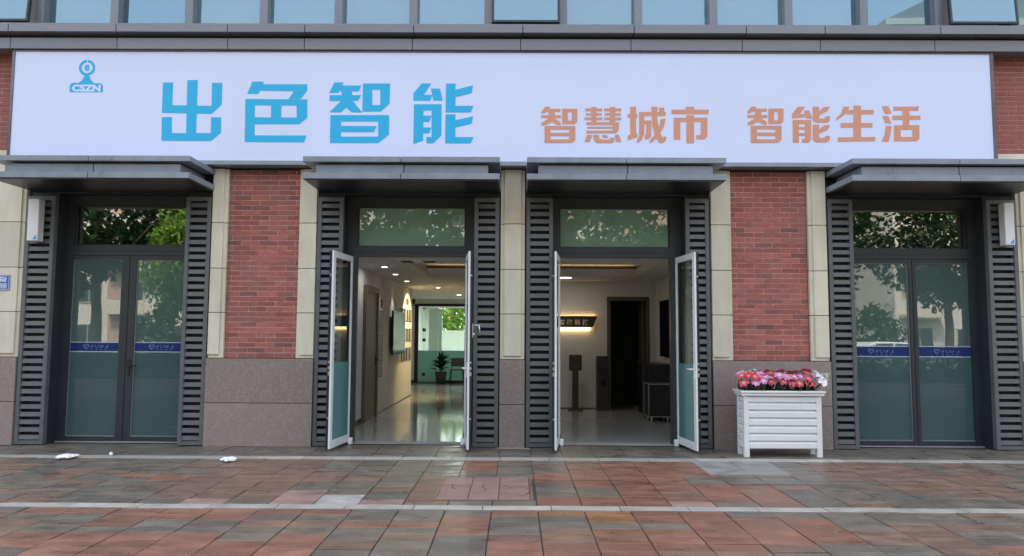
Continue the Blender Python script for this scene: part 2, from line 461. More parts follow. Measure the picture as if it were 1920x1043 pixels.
# outlines of the sign's characters (x, z in metres) and the paver colour plan
GLYPHS = [
  ('b', [[(-4.545,5.0),(-4.401,5.001),(-4.394,4.24),(-4.533,4.239)],[(-4.881,4.965),(-4.74,4.966),(-4.738,4.646),(-4.198,4.636),(-4.202,4.962),(-4.058,4.963),(-4.059,4.655),(-4.192,4.524),(-4.878,4.537)],[(-4.876,4.477),(-4.738,4.478),(-4.729,4.254),(-4.194,4.256),(-4.197,4.477),(-4.058,4.478),(-4.054,4.26),(-4.187,4.144),(-4.868,4.147)]]),
  ('b', [[(-3.644,4.982),(-3.486,4.982),(-3.498,4.945),(-2.887,4.947),(-2.884,4.857),(-2.968,4.74),(-3.139,4.739),(-3.069,4.846),(-3.535,4.854),(-3.558,4.808),(-3.712,4.807)],[(-3.734,4.737),(-2.881,4.734),(-2.878,4.644),(-3.731,4.65)],[(-3.734,4.737),(-3.601,4.738),(-3.589,4.134),(-3.723,4.133)],[(-3.726,4.226),(-2.875,4.227),(-2.911,4.131),(-3.723,4.133)],[(-3.603,4.479),(-2.874,4.476),(-2.977,4.384),(-3.6,4.382)],[(-3.027,4.733),(-2.881,4.734),(-2.874,4.476),(-3.017,4.407)],[(-3.376,4.648),(-3.235,4.645),(-3.233,4.474),(-3.373,4.474)]]),
  ('b', [[(-2.514,4.974),(-2.382,4.975),(-2.45,4.827),(-2.582,4.823)],[(-2.415,4.931),(-2.139,4.932),(-2.174,4.847),(-2.432,4.846)],[(-2.574,4.795),(-2.14,4.797),(-2.178,4.715),(-2.572,4.711)],[(-2.407,4.858),(-2.267,4.859),(-2.264,4.727),(-2.119,4.553),(-2.27,4.553),(-2.341,4.621),(-2.409,4.552),(-2.575,4.552),(-2.416,4.712),(-2.404,4.727)],[(-2.116,4.96),(-1.989,4.96),(-1.981,4.566),(-2.12,4.566)],[(-2.116,4.96),(-1.745,4.961),(-1.744,4.873),(-2.114,4.872)],[(-1.877,4.96),(-1.745,4.961),(-1.744,4.683),(-1.867,4.567),(-1.873,4.567)],[(-2.12,4.655),(-1.766,4.66),(-1.867,4.567),(-2.118,4.566)],[(-2.556,4.514),(-2.408,4.515),(-2.403,4.126),(-2.553,4.125)],[(-2.556,4.514),(-1.748,4.517),(-1.747,4.428),(-2.554,4.425)],[(-1.899,4.517),(-1.748,4.517),(-1.747,4.244),(-1.891,4.128)],[(-2.553,4.212),(-1.779,4.215),(-1.891,4.128),(-2.553,4.125)],[(-2.414,4.363),(-1.918,4.361),(-1.955,4.28),(-2.412,4.278)]]),
  ('b', [[(-1.307,4.965),(-1.172,4.965),(-1.274,4.803),(-1.158,4.804),(-1.187,4.719),(-1.419,4.718),(-1.421,4.824)],[(-1.181,4.891),(-1.055,4.892),(-1.014,4.722),(-1.144,4.721)],[(-1.41,4.67),(-1.278,4.671),(-1.277,4.161),(-1.41,4.112)],[(-1.41,4.67),(-1.03,4.672),(-1.029,4.582),(-1.409,4.581)],[(-1.168,4.671),(-1.03,4.672),(-1.028,4.234),(-1.136,4.125),(-1.231,4.124),(-1.233,4.212),(-1.162,4.212)],[(-1.282,4.51),(-1.166,4.511),(-1.198,4.422),(-1.281,4.422)],[(-1.28,4.345),(-1.166,4.345),(-1.195,4.264),(-1.278,4.264)],[(-0.973,4.963),(-0.841,4.964),(-0.844,4.876),(-0.6,4.94),(-0.62,4.829),(-0.841,4.772),(-0.839,4.649),(-0.59,4.65),(-0.627,4.559),(-0.975,4.557)],[(-0.975,4.53),(-0.838,4.53),(-0.837,4.448),(-0.594,4.506),(-0.616,4.401),(-0.838,4.346),(-0.837,4.212),(-0.586,4.213),(-0.623,4.127),(-0.975,4.125)]]),
  ('o', [[(0.392,4.641),(0.466,4.642),(0.406,4.562),(0.34,4.538),(0.34,4.575)],[(0.395,4.613),(0.603,4.614),(0.603,4.569),(0.409,4.569)],[(0.34,4.524),(0.61,4.525),(0.61,4.483),(0.34,4.482)],[(0.439,4.597),(0.529,4.597),(0.525,4.482),(0.603,4.427),(0.603,4.38),(0.546,4.394),(0.484,4.426),(0.409,4.387),(0.34,4.375),(0.34,4.417),(0.423,4.464),(0.443,4.492)],[(0.625,4.614),(0.704,4.614),(0.703,4.399),(0.625,4.399)],[(0.625,4.614),(0.834,4.615),(0.834,4.567),(0.625,4.567)],[(0.758,4.615),(0.834,4.615),(0.833,4.437),(0.795,4.399),(0.758,4.399)],[(0.625,4.448),(0.834,4.448),(0.833,4.437),(0.795,4.399),(0.625,4.399)],[(0.384,4.373),(0.466,4.373),(0.467,4.136),(0.385,4.136)],[(0.724,4.374),(0.806,4.374),(0.806,4.179),(0.758,4.137),(0.724,4.137)],[(0.384,4.373),(0.806,4.374),(0.806,4.325),(0.384,4.324)],[(0.464,4.278),(0.727,4.279),(0.726,4.234),(0.464,4.233)],[(0.385,4.184),(0.806,4.186),(0.806,4.179),(0.758,4.137),(0.385,4.136)]]),
  ('o', [[(1.026,4.641),(1.097,4.641),(1.096,4.417),(1.025,4.417)],[(1.28,4.642),(1.355,4.642),(1.354,4.418),(1.278,4.418)],[(0.941,4.62),(1.177,4.62),(1.176,4.581),(0.941,4.58)],[(0.949,4.554),(1.167,4.555),(1.167,4.52),(0.949,4.519)],[(0.932,4.494),(1.176,4.494),(1.176,4.457),(0.932,4.456)],[(1.201,4.62),(1.437,4.621),(1.437,4.582),(1.201,4.581)],[(1.209,4.555),(1.428,4.555),(1.428,4.521),(1.209,4.52)],[(1.201,4.495),(1.436,4.495),(1.436,4.458),(1.201,4.457)],[(0.957,4.428),(1.406,4.43),(1.405,4.39),(0.957,4.389)],[(0.97,4.365),(1.322,4.366),(1.322,4.34),(0.97,4.339)],[(0.956,4.309),(1.394,4.311),(1.364,4.276),(0.956,4.274)],[(1.32,4.429),(1.406,4.43),(1.401,4.321),(1.364,4.276),(1.319,4.276)],[(0.967,4.249),(1.038,4.25),(1.004,4.155),(0.931,4.152)],[(1.049,4.25),(1.127,4.25),(1.134,4.201),(1.188,4.185),(1.277,4.185),(1.277,4.212),(1.342,4.212),(1.332,4.16),(1.304,4.139),(1.106,4.138),(1.065,4.166)],[(1.164,4.25),(1.236,4.25),(1.257,4.211),(1.188,4.211)],[(1.346,4.254),(1.401,4.254),(1.434,4.156),(1.359,4.156)]]),
  ('o', [[(1.558,4.646),(1.64,4.646),(1.637,4.224),(1.555,4.203)],[(1.526,4.545),(1.658,4.545),(1.658,4.492),(1.525,4.491)],[(1.523,4.244),(1.656,4.277),(1.656,4.221),(1.523,4.176)],[(1.683,4.573),(2.046,4.575),(2.046,4.519),(1.683,4.517)],[(1.681,4.573),(1.752,4.573),(1.749,4.266),(1.714,4.183),(1.652,4.134),(1.646,4.168),(1.678,4.238)],[(1.737,4.455),(1.847,4.455),(1.842,4.232),(1.803,4.194),(1.755,4.194),(1.752,4.245),(1.776,4.259),(1.778,4.403),(1.737,4.403)],[(1.848,4.647),(1.931,4.647),(1.929,4.476),(1.955,4.309),(1.995,4.218),(2.008,4.212),(2.008,4.232),(2.053,4.228),(2.042,4.17),(1.994,4.135),(1.946,4.149),(1.892,4.239),(1.86,4.378)],[(1.977,4.476),(2.045,4.477),(2.01,4.351),(1.94,4.239),(1.844,4.139),(1.823,4.141),(1.823,4.176),(1.906,4.281),(1.958,4.393)],[(1.951,4.633),(2.024,4.633),(2.023,4.567),(1.96,4.567)]]),
  ('o', [[(2.125,4.607),(2.635,4.609),(2.634,4.546),(2.124,4.544)],[(2.321,4.65),(2.438,4.65),(2.437,4.604),(2.321,4.604)],[(2.326,4.531),(2.433,4.531),(2.428,4.138),(2.321,4.138)],[(2.155,4.494),(2.616,4.496),(2.615,4.437),(2.154,4.435)],[(2.155,4.494),(2.244,4.494),(2.24,4.189),(2.151,4.188)],[(2.524,4.495),(2.616,4.496),(2.609,4.235),(2.574,4.197),(2.458,4.197),(2.459,4.252),(2.521,4.255)]]),
  ('o', [[(3.219,4.654),(3.293,4.655),(3.231,4.575),(3.165,4.551),(3.166,4.588)],[(3.221,4.626),(3.429,4.627),(3.428,4.582),(3.234,4.582)],[(3.165,4.537),(3.434,4.538),(3.433,4.496),(3.164,4.495)],[(3.265,4.61),(3.355,4.61),(3.348,4.495),(3.425,4.44),(3.424,4.394),(3.367,4.408),(3.306,4.439),(3.23,4.4),(3.162,4.389),(3.162,4.43),(3.245,4.477),(3.266,4.505)],[(3.451,4.627),(3.529,4.628),(3.524,4.412),(3.446,4.412)],[(3.451,4.627),(3.659,4.628),(3.658,4.58),(3.45,4.58)],[(3.584,4.628),(3.659,4.628),(3.655,4.45),(3.616,4.413),(3.579,4.412)],[(3.447,4.461),(3.655,4.462),(3.655,4.45),(3.616,4.413),(3.446,4.412)],[(3.205,4.386),(3.287,4.386),(3.282,4.15),(3.201,4.149)],[(3.544,4.387),(3.626,4.388),(3.621,4.193),(3.573,4.151),(3.539,4.151)],[(3.205,4.386),(3.626,4.388),(3.625,4.339),(3.204,4.337)],[(3.283,4.292),(3.545,4.293),(3.544,4.248),(3.282,4.247)],[(3.201,4.198),(3.621,4.2),(3.621,4.193),(3.573,4.151),(3.201,4.149)]]),
  ('o', [[(3.856,4.655),(3.955,4.656),(3.881,4.553),(3.936,4.553),(3.963,4.54),(3.948,4.505),(3.77,4.49),(3.772,4.553)],[(3.937,4.602),(4.012,4.603),(4.05,4.487),(3.968,4.487)],[(3.781,4.469),(3.865,4.469),(3.857,4.15),(3.773,4.15)],[(3.781,4.469),(4.032,4.47),(4.031,4.414),(3.779,4.413)],[(3.86,4.372),(3.948,4.372),(3.947,4.337),(3.859,4.337)],[(3.858,4.288),(3.945,4.288),(3.944,4.249),(3.857,4.249)],[(3.947,4.47),(4.032,4.47),(4.022,4.191),(3.987,4.152),(3.901,4.152),(3.902,4.205),(3.941,4.205)],[(4.059,4.656),(4.146,4.656),(4.145,4.596),(4.212,4.652),(4.294,4.657),(4.258,4.597),(4.143,4.533),(4.142,4.491),(4.221,4.487),(4.225,4.52),(4.29,4.523),(4.286,4.457),(4.254,4.432),(4.097,4.431),(4.054,4.463)],[(4.052,4.404),(4.14,4.405),(4.138,4.338),(4.205,4.397),(4.291,4.397),(4.251,4.331),(4.136,4.282),(4.135,4.222),(4.213,4.22),(4.217,4.248),(4.282,4.248),(4.274,4.185),(4.242,4.16),(4.089,4.16),(4.046,4.191)]]),
  ('o', [[(4.479,4.658),(4.561,4.658),(4.524,4.57),(4.454,4.52),(4.377,4.457),(4.379,4.506),(4.441,4.555)],[(4.616,4.672),(4.721,4.672),(4.706,4.208),(4.601,4.207)],[(4.525,4.612),(4.89,4.613),(4.888,4.55),(4.523,4.549)],[(4.434,4.43),(4.867,4.431),(4.865,4.366),(4.432,4.364)],[(4.388,4.228),(4.899,4.236),(4.897,4.178),(4.386,4.168)]]),
  ('o', [[(5.002,4.666),(5.094,4.667),(5.134,4.558),(5.042,4.557)],[(5.007,4.529),(5.089,4.53),(5.129,4.415),(5.041,4.432)],[(5.047,4.39),(5.128,4.39),(5.114,4.279),(5.077,4.17),(4.981,4.17),(5.032,4.272)],[(5.162,4.66),(5.469,4.661),(5.508,4.674),(5.501,4.604),(5.16,4.603)],[(5.288,4.642),(5.38,4.643),(5.37,4.377),(5.279,4.377)],[(5.141,4.534),(5.526,4.536),(5.524,4.478),(5.139,4.477)],[(5.16,4.4),(5.252,4.401),(5.244,4.179),(5.152,4.179)],[(5.16,4.4),(5.507,4.402),(5.505,4.339),(5.157,4.338)],[(5.412,4.401),(5.507,4.402),(5.5,4.211),(5.458,4.18),(5.404,4.18)],[(5.154,4.237),(5.501,4.239),(5.496,4.211),(5.458,4.18),(5.152,4.179)]])]
LOGO_BASE = [(-6.166,4.823),(-6.171,4.917),(-6.15,4.947),(-6.119,4.957),(-6.049,4.957),(-6.006,4.99),(-5.979,5.035),(-5.972,5.068),(-5.908,5.068),(-5.885,5.003),(-5.832,4.951),(-5.749,4.951),(-5.72,4.935),(-5.709,4.906),(-5.705,4.825)]
LOGO_RING = (-5.942, 5.169)
# text box (-6.14, 4.937) (-5.734, 4.831)
PATCHES = [
  ('w', [(-1.89, -3.1), (-1.49, -3.08), (-1.45, -3.37), (-1.86, -3.38)]),
  ('p', [(-3.08, -3.15), (-2.73, -3.12), (-2.67, -3.38), (-3.06, -3.39)]),
  ('p', [(-2.29, -2.85), (-1.89, -2.83), (-1.87, -3.36), (-2.25, -3.37)]),
  ('p', [(-1.49, -3.13), (-1.07, -3.09), (-1.06, -3.36), (-1.44, -3.37)]),
  ('p', [(1.49, -3.16), (1.79, -3.15), (1.76, -3.42), (1.43, -3.43)]),
  ('t', [(3.85, -3.33), (4.21, -3.32), (4.14, -3.6), (3.77, -3.61)]),
  ('g', [(0.59, -2.61), (1.03, -2.6), (1.04, -2.89), (0.58, -2.91)]),
  ('b', [(-6.25, -1.01), (-5.76, -0.99), (-5.31, -2.03), (-5.53, -2.04)]),
  ('d', [(-5.76, -0.99), (-5.2, -1.13), (-5.01, -1.76), (-5.33, -2.0)]),
  ('r', [(-4.12, -1.99), (-3.53, -1.97), (-3.54, -2.41), (-3.92, -2.42)]),
  ('b', [(-3.59, -1.11), (-2.31, -0.87), (-2.29, -2.37), (-2.41, -3.18), (-3.08, -3.39), (-3.38, -3.16), (-3.55, -1.97)]),
  ('b', [(-2.39, -1.93), (-1.9, -1.89), (-1.84, -2.36), (-2.29, -2.37)]),
  ('r', [(-0.7, -1.01), (-0.27, -0.99), (-0.25, -1.83), (-0.63, -1.84)]),
  ('b', [(-1.89, -1.92), (-1.5, -1.9), (-1.47, -2.35), (-1.78, -2.36)]),
  ('b', [(-1.1, -2.01), (-0.78, -2.0), (-0.75, -3.11), (-1.05, -3.12)]),
  ('b', [(-1.46, -2.62), (-1.07, -2.61), (-1.07, -2.86), (-1.44, -2.87)]),
  ('r', [(0.16, -1.85), (0.57, -1.84), (0.57, -2.4), (0.17, -2.41)]),
  ('r', [(0.61, -1.57), (2.06, -0.87), (1.51, -3.29), (0.98, -3.4), (0.56, -3.35), (0.58, -2.28)]),
  ('r', [(0.17, -3.1), (0.58, -3.09), (0.58, -3.4), (0.17, -3.41)]),
  ('r', [(1.47, -0.73), (2.09, -0.71), (1.84, -1.86), (1.44, -1.87)]),
  ('b', [(0.6, -0.84), (1.48, -0.81), (1.42, -1.55), (0.61, -1.57)]),
  ('r', [(2.06, -0.87), (2.19, -0.86), (2.07, -1.72), (1.74, -2.94), (1.78, -3.44), (1.48, -3.45)]),
  ('r', [(1.81, -2.44), (2.67, -2.41), (2.6, -2.99), (2.21, -3.27), (1.79, -3.28), (1.77, -2.99)]),
  ('b', [(3.42, -0.94), (4.39, -0.9), (4.44, -1.55), (5.63, -1.57), (4.84, -2.9), (4.22, -2.92), (3.8, -2.24), (3.36, -2.11)]),
  ('r', [(-4.34, -3.61), (-1.51, -3.53), (-1.46, -3.73), (-2.27, -3.75), (-2.29, -4.0), (-3.41, -4.1), (-3.49, -3.82), (-4.19, -3.84)]),
  ('r', [(-3.8, -4.51), (-3.56, -4.4), (-3.48, -4.29), (-2.3, -4.27), (-2.27, -4.62), (-2.16, -5.16), (-3.34, -5.18)]),
  ('r', [(-2.28, -4.49), (-1.48, -4.46), (-1.39, -5.14), (-2.16, -5.16)]),
  ('r', [(-1.49, -4.0), (-0.64, -3.98), (-0.64, -4.21), (-1.45, -4.23)]),
  ('r', [(-0.64, -3.74), (-0.25, -3.73), (-0.23, -4.44), (-0.62, -4.45)]),
  ('r', [(-0.24, -3.54), (0.16, -3.53), (0.17, -3.74), (-0.23, -3.75)]),
  ('o', [(0.18, -3.55), (1.0, -3.56), (0.97, -4.0), (0.6, -3.98), (0.57, -3.75), (0.18, -3.76)]),
  ('r', [(1.02, -3.6), (1.42, -3.55), (1.41, -3.96), (1.02, -3.97)]),
  ('r', [(-0.22, -4.49), (0.18, -4.48), (0.18, -5.11), (-0.21, -5.11)]),
  ('r', [(0.18, -4.49), (0.6, -4.48), (0.6, -4.26), (1.02, -4.25), (0.96, -5.09), (0.18, -5.11)]),
  ('r', [(1.04, -4.25), (1.34, -4.24), (1.38, -4.71), (1.04, -4.72)]),
  ('r', [(1.44, -3.61), (1.81, -3.6), (1.86, -4.07), (1.8, -4.81), (1.41, -4.79), (1.42, -3.83)]),
  ('r', [(1.87, -3.84), (2.63, -3.82), (2.59, -4.52), (2.24, -4.53), (1.82, -4.5)]),
  ('b', [(2.66, -4.11), (3.49, -4.11), (3.42, -4.36), (2.66, -4.39)]),
  ('r', [(3.52, -4.57), (3.91, -4.49), (3.53, -5.03), (3.3, -5.04)])]

# ------------------------------------------------------------------ the ground
pav = boxobj('pavement', (-30, 30, -13.6, 0.6, -0.30, -0.012), M['bedding'])
tag(pav, 'wet pavement of red and grey slabs before the shop', None, None, 'structure')
def unit_paver(key):
    bm = bmesh.new()
    add_box(bm, -0.1950, 0.1950, -0.0975, 0.0975, -0.05, 0.0)
    bmesh.ops.bevel(bm, geom=[e for e in bm.edges if all(v.co.z > -0.001 for v in e.verts)], offset=0.003, segments=1, affect='EDGES')
    return mesh_of('paver', bm, M[key])
PV = {k: unit_paver('pv_' + k) for k in 'gdrbotpw'}
PM = ['pv_g', 'pv_d', 'pv_r', 'pv_b', 'pv_o', 'pv_p', 'pv_t', 'pv_w']
cells = []
def occupied(x, y):
    if -0.74 < x < 0.16 and -3.2 < y < -2.1: return True       # pink access cover
    if 2.1 < x < 3.05 and -1.85 < y < -1.0: return True         # grey slab patch
    return False
def patch_at(x, y):
    for key, poly in PATCHES:
        hit = False
        for k in range(len(poly)):
            (x1, y1), (x2, y2) = poly[k], poly[k - 1]
            if (y1 > y) != (y2 > y) and x < (x2 - x1) * (y - y1) / (y2 - y1) + x1:
                hit = not hit
        if hit:
            return key
    return random.choice('gggggggbbd')
for nrow, y0 in ((12, -1.0), (10, -3.57)):
    for i in range(nrow):
        for j in range(-19, 19):
            x = 0.4 * j
            y = y0 - 0.2 * i - 0.1
            if occupied(x, y): continue
            ch = patch_at(x, y)
            if i >= 7 and y0 < -3: ch = random.choice('ggrrgb')
            cells.append((x, y, ch))
for j in range(-20, 20):                                        # the strip between band and facade
    for i in range(5):
        y = -0.80 + 0.2 * i + 0.1
        if y < 0.32:
            cells.append((0.4 * j, y, random.choice('ddgdgd' if i < 4 else 'd')))
cells.sort(key=lambda c: (c[1] + 10.1) ** 2 + (c[0] * 0.6) ** 2)
inview = [c for c in cells if abs(c[0]) < (c[1] + 10.1) * 0.735 and c[1] > -5.35]
near = inview[:300]
nearset = set((round(c[0], 3), round(c[1], 3)) for c in near)
for (x, y, ch) in near:
    link('paver', PV[ch], pav, (x + random.uniform(-0.0015, 0.0015), y + random.uniform(-0.001, 0.001), random.uniform(-0.004, 0.003)),
         (rad(random.uniform(-0.45, 0.45)), rad(random.uniform(-0.35, 0.35)), 0))
far_bm = bmesh.new()
rest = [c for c in cells if (round(c[0], 3), round(c[1], 3)) not in nearset]
for j in range(-34, 35):                                        # the rest of the pavement, round and behind the camera
    for i in range(35):
        x, y = 0.4 * j, -5.67 - 0.2 * i
        rest.append((x, y, random.choice('gggrrb')))
    if not -19 <= j < 19:
        for y0, n in ((-1.0, 12), (-3.57, 10), (0.2, 5)):
            for i in range(n):
                rest.append((0.4 * j, y0 - 0.2 * i - 0.1, random.choice('gggrb')))
for (x, y, ch) in rest:
    mi = PM.index('pv_' + ch)
    dz = random.uniform(-0.004, 0.003)
    tx, ty = random.uniform(-0.006, 0.006), random.uniform(-0.006, 0.006)
    top = [far_bm.verts.new((x + sx * 0.1965, y + sy * 0.0965, dz + sx * tx * 0.2 + sy * ty * 0.1)) for sx, sy in ((-1, -1), (1, -1), (1, 1), (-1, 1))]
    bot = [far_bm.verts.new((v.co.x, v.co.y, -0.03)) for v in top]
    far_bm.faces.new(top).material_index = mi
    for k in range(4):
        far_bm.faces.new((bot[k], bot[(k + 1) % 4], top[(k + 1) % 4], top[k])).material_index = mi
tag(obj('distant_pavers', far_bm, [M[k] for k in PM], pav), None, None, None, 'stuff')
bm = bmesh.new(); add_box(bm, -0.297, 0.297, -0.072, 0.072, -0.05, 0.004)
band_w = mesh_of('band_stone', bm, M['band'], 0.003)
bm = bmesh.new(); add_box(bm, -0.297, 0.297, -0.097, 0.097, -0.05, 0.003)
band_n = mesh_of('band_stone', bm, M['band'], 0.003)
for k in range(-13, 14):
    link('band_stone', band_n, pav, (0.6 * k + 0.12, -0.90, random.uniform(-0.002, 0.003)), (0, rad(random.uniform(-0.15, 0.15)), rad(random.uniform(-0.2, 0.2))))
for k in range(-10, 10):
    link('band_stone', band_w, pav, (0.6 * k + 0.02, -3.495, random.uniform(-0.002, 0.005)), (0, rad(random.uniform(-0.2, 0.2)), rad(random.uniform(-0.3, 0.3))))

# access covers let into the paving
cv = empty('access_cover', (-0.30, -2.65, 0))
tag(cv, 'pink cracked stone access cover let into the paving before the doors', 'manhole cover')
for i, (a, b) in enumerate(((-0.42, -0.135), (-0.13, 0.145), (0.15, 0.44))):
    for q, (c, d) in enumerate(((-0.52, -0.18), (-0.176, 0.17), (0.174, 0.52))):
        bm = bmesh.new(); add_box(bm, a, b, c, d, -0.05, 0.008 + random.uniform(-0.003, 0.003))
        obj('cover_slab', bm, M['cover'], cv, 0.004)
bm = bmesh.new()
for b in ((-0.455, -0.425, -0.55, 0.55), (0.445, 0.475, -0.55, 0.55), (-0.425, 0.445, 0.525, 0.55), (-0.425, 0.445, -0.55, -0.525)):
    add_box(bm, *b, -0.05, 0.004)
obj('cover_rim', bm, M['pv_b'], cv)
bm = bmesh.new()
for pts in (((-0.40, 0.05), (-0.30, 0.10), (-0.24, 0.02), (-0.15, 0.06)), ((-0.33, 0.14), (-0.31, -0.05), (-0.27, -0.12)), ((0.00, 0.16), (-0.03, 0.02), (0.02, -0.10), (0.0, -0.17)),
            ((0.18, 0.10), (0.27, -0.02), (0.36, 0.04), (0.43, -0.08)), ((-0.10, -0.30), (0.03, -0.24), (0.12, -0.29)), ((0.30, -0.42), (0.40, -0.34), (0.44, -0.20))):
    for (xa, ya), (xb, yb) in zip(pts[:-1], pts[1:]):
        d = Vector((yb - ya, xa - xb, 0)).normalized() * 0.0035
        bm.faces.new([bm.verts.new((xa + d.x, ya + d.y, 0.0125)), bm.verts.new((xb + d.x, yb + d.y, 0.0125)), bm.verts.new((xb - d.x, yb - d.y, 0.0125)), bm.verts.new((xa - d.x, ya - d.y, 0.0125))])
obj('crack_lines', bm, M['bedding'], cv)
cv = empty('access_cover', (2.58, -1.42, 0))
tag(cv, 'pale grey concrete cover let into the paving before the planter', 'manhole cover')
for a, b in ((-0.45, -0.002), (0.002, 0.45)):
    for c, d in ((-0.42, -0.142), (-0.138, 0.138), (0.142, 0.42)):
        bm = bmesh.new(); add_box(bm, a, b, c, d, -0.05, 0.005 + random.uniform(-0.002, 0.002))
        obj('cover_slab', bm, M['concrete'], cv, 0.003)

bm = bmesh.new()
rnd = random.Random(77)
for k in range(70):
    y = -0.3 - 4.7 * rnd.random() ** 1.3
    x = rnd.uniform(-0.7, 0.7) * (y + 10.1)
    s = rnd.uniform(0.004, 0.016)
    a = rnd.uniform(0, PI)
    vs = [bm.verts.new((x + s * q * math.cos(a + t), y + s * q * math.sin(a + t), 0.0075 + 0.003 * (t > 2))) for t, q in ((0, 1.0), (1.4, 0.5), (3.0, 1.0), (4.5, 0.6))]
    bm.faces.new(vs)
tag(obj('litter_specks', bm, M['band']), 'scattered pale specks of grit and litter on the paving', None, None, 'stuff')

# street behind the camera (seen mirrored in the glass)
tag(boxobj('kerb', (-60, 60, -13.9, -13.6, -0.4, 0.0), M['kerb']), 'pale kerb along the street opposite the shop', None, None, 'structure')
tag(boxobj('road', (-60, 60, -21.0, -13.9, -0.5, -0.13), M['asphalt']), 'asphalt street opposite the shop', None, None, 'structure')
tag(boxobj('lawn', (-60, 60, -60, -21.0, -0.5, -0.02), M['soil']), 'lawn beyond the street', None, None, 'structure')
bm = bmesh.new(); add_box(bm, -300, 300, -300, 300, -0.9, -0.6)
tag(obj('ground', bm, M['soil']), 'ground round the building', None, None, 'structure')
for y in (-15.2, -19.6):
    bm = bmesh.new(); add_box(bm, -60, 60, y - 0.07, y + 0.07, -0.131, -0.125)
    tag(obj('road_marking', bm, M['white']), 'white line painted along the street', None, None, 'structure')

# ------------------------------------------------------------------ the shop building
B = empty('shop_building')
tag(B, 'shop building with red brick piers, cream stone edging and dark louvred doorways', 'building')

# structural core
bm = bmesh.new()
for x0, x1 in ((-14, -6.385), (-4.555, -2.39), (-0.568, 0.505), (2.34, 4.625), (6.475, 14)):
    add_box(bm, x0, x1, 0.095, 0.42, 0.0, 3.46)
add_box(bm, -14, 14, 0.095, 0.42, 3.4605, 3.80)
obj('reveal_lining', bm, M['metal'], B)
bm = bmesh.new()
add_box(bm, -14, 14, 0.10, 0.6, 3.8005, 5.5)
add_box(bm, -14, 14, 0.6005, 20.0, 3.2, 5.5)
add_box(bm, -14.0, -13.7, 0.6, 20.0, 0, 3.199)
add_box(bm, 13.7, 14.0, 0.6, 20.0, 0, 3.199)
add_box(bm, -14, 14, 0.6, 20.0, 5.501, 5.80)
add_box(bm, -14, 14, 20.001, 20.3, 3.2, 13.0)
add_box(bm, -14, -4.2, 18.001, 20.3, 0, 3.199)
add_box(bm, -0.6, 14, 18.001, 20.3, 0, 3.199)
add_box(bm, -14, 14, 1.6, 20.0, 5.801, 13.0)
obj('masonry_core', bm, M['facade_b'], B)

# brick piers
bm = bmesh.new(); add_box(bm, -0.5, 0.5, 0.0, 0.05, -0.5, 0.5)
brick_me = mesh_of('brick', bm, M['brick'])
brick_dark = brick_me.copy(); brick_dark.materials.clear(); brick_dark.materials.append(M['brick_dark'])
def brick_panel(parent, x0, x1, z0, z1, phase, join=None):
    bm = bmesh.new(); add_box(bm, x0, x1, 0.076, 0.0945, z0, z1)
    obj('mortar_bed', bm, M['mortar'], parent)
    n = round((z1 - z0) / 0.0707); ph = (z1 - z0) / n
    for i in range(n):
        zc = z0 + ph * (i + 0.5)
        x = x1 - (0.052 if i % 2 == 0 else 0.172) if phase else x0 + (0.075 if i % 2 == 0 else 0.195)
        xs = [x]
        while xs[-1] < x1: xs.append(xs[-1] + 0.25)
        while xs[0] > x0: xs.insert(0, xs[0] - 0.25)
        for a, b in zip(xs[:-1], xs[1:]):
            a, b = max(a + 0.0065, x0), min(b - 0.0065, x1)
            if b - a < 0.02: continue
            yj = 0.068 + random.uniform(-0.0025, 0.0025)
            if join is not None:
                add_box(join, a, b, yj, yj + 0.02, zc - ph / 2 + 0.0065, zc + ph / 2 - 0.0065)
            else:
                link('brick', brick_dark if random.random() < 0.09 else brick_me, parent, ((a + b) / 2, yj, zc), (0, 0, 0), (b - a, 1, ph - 0.0135 + random.uniform(-0.0008, 0.0008)))
ZJ = (1.18, 1.80, 2.41, 3.04, 3.80)
def stones(parent, x0, x1, side):
    """column of cream blocks; side=-1 margin on the left, 1 on the right, 0 both"""
    for z0, z1 in zip(ZJ[:-1], ZJ[1:]):
        bm = bmesh.new()
        add_box(bm, x0, x1, 0.022, 0.0945, z0 + 0.004, z1 - 0.004)
        a = x0 + (0.05 if side <= 0 else 0.004)
        b = x1 - (0.05 if side >= 0 else 0.004)
        zb = z0 + (0.05 if z0 < 1.2 else 0.004)
        add_prism(bm, [(a, zb), (b, zb), (b, z1 - 0.004), (a, z1 - 0.004)], 'y', -0.004, 0.0215)
        obj('stone_block', bm, M['stone'], parent, 0.004)
def plinth(parent, x0, x1):
    for z0, z1 in ((0.0, 0.575), (0.583, 1.176)):
        bm = bmesh.new(); add_box(bm, x0, x1, -0.022, 0.0945, z0, z1)
        obj('granite_slab', bm, M['granite'], parent, 0.004)
    bm = bmesh.new(); add_box(bm, x0 + 0.003, x1 - 0.003, -0.012, 0.09, 0.575, 0.583)
    obj('plinth_joint', bm, M['black'], parent)
def pier(x0, x1, bx0=None, bx1=None, phase=0):
    p = empty('pier', (0, 0, 0), B)
    plinth(p, x0, x1)
    if bx0 is None:
        stones(p, x0 + 0.004, x1 - 0.004, 0)
    else:
        stones(p, x0 + 0.004, bx0 - 0.006, 1)
        stones(p, bx1 + 0.012, x1 - 0.004, -1)
        brick_panel(p, bx0, bx1, 1.185, 3.79, phase)
    return p
pier(-4.205, -2.745, -3.985, -3.008, 1)
pier(-0.215, 0.127)
pier(2.675, 4.272, 2.968, 4.012, 0)
p = empty('pier', (0, 0, 0), B); plinth(p, -9.0, -6.79); stones(p, -9.0, -6.795, 1)
p = empty('pier', (0, 0, 0), B); plinth(p, 6.885, 9.0); stones(p, 6.885, 9.0, -1)
joined = bmesh.new()
up = empty('upper_wall', (0, 0, 0), B)
brick_panel(up, -9.0, -6.97, 4.06, 5.44, 1, joined)
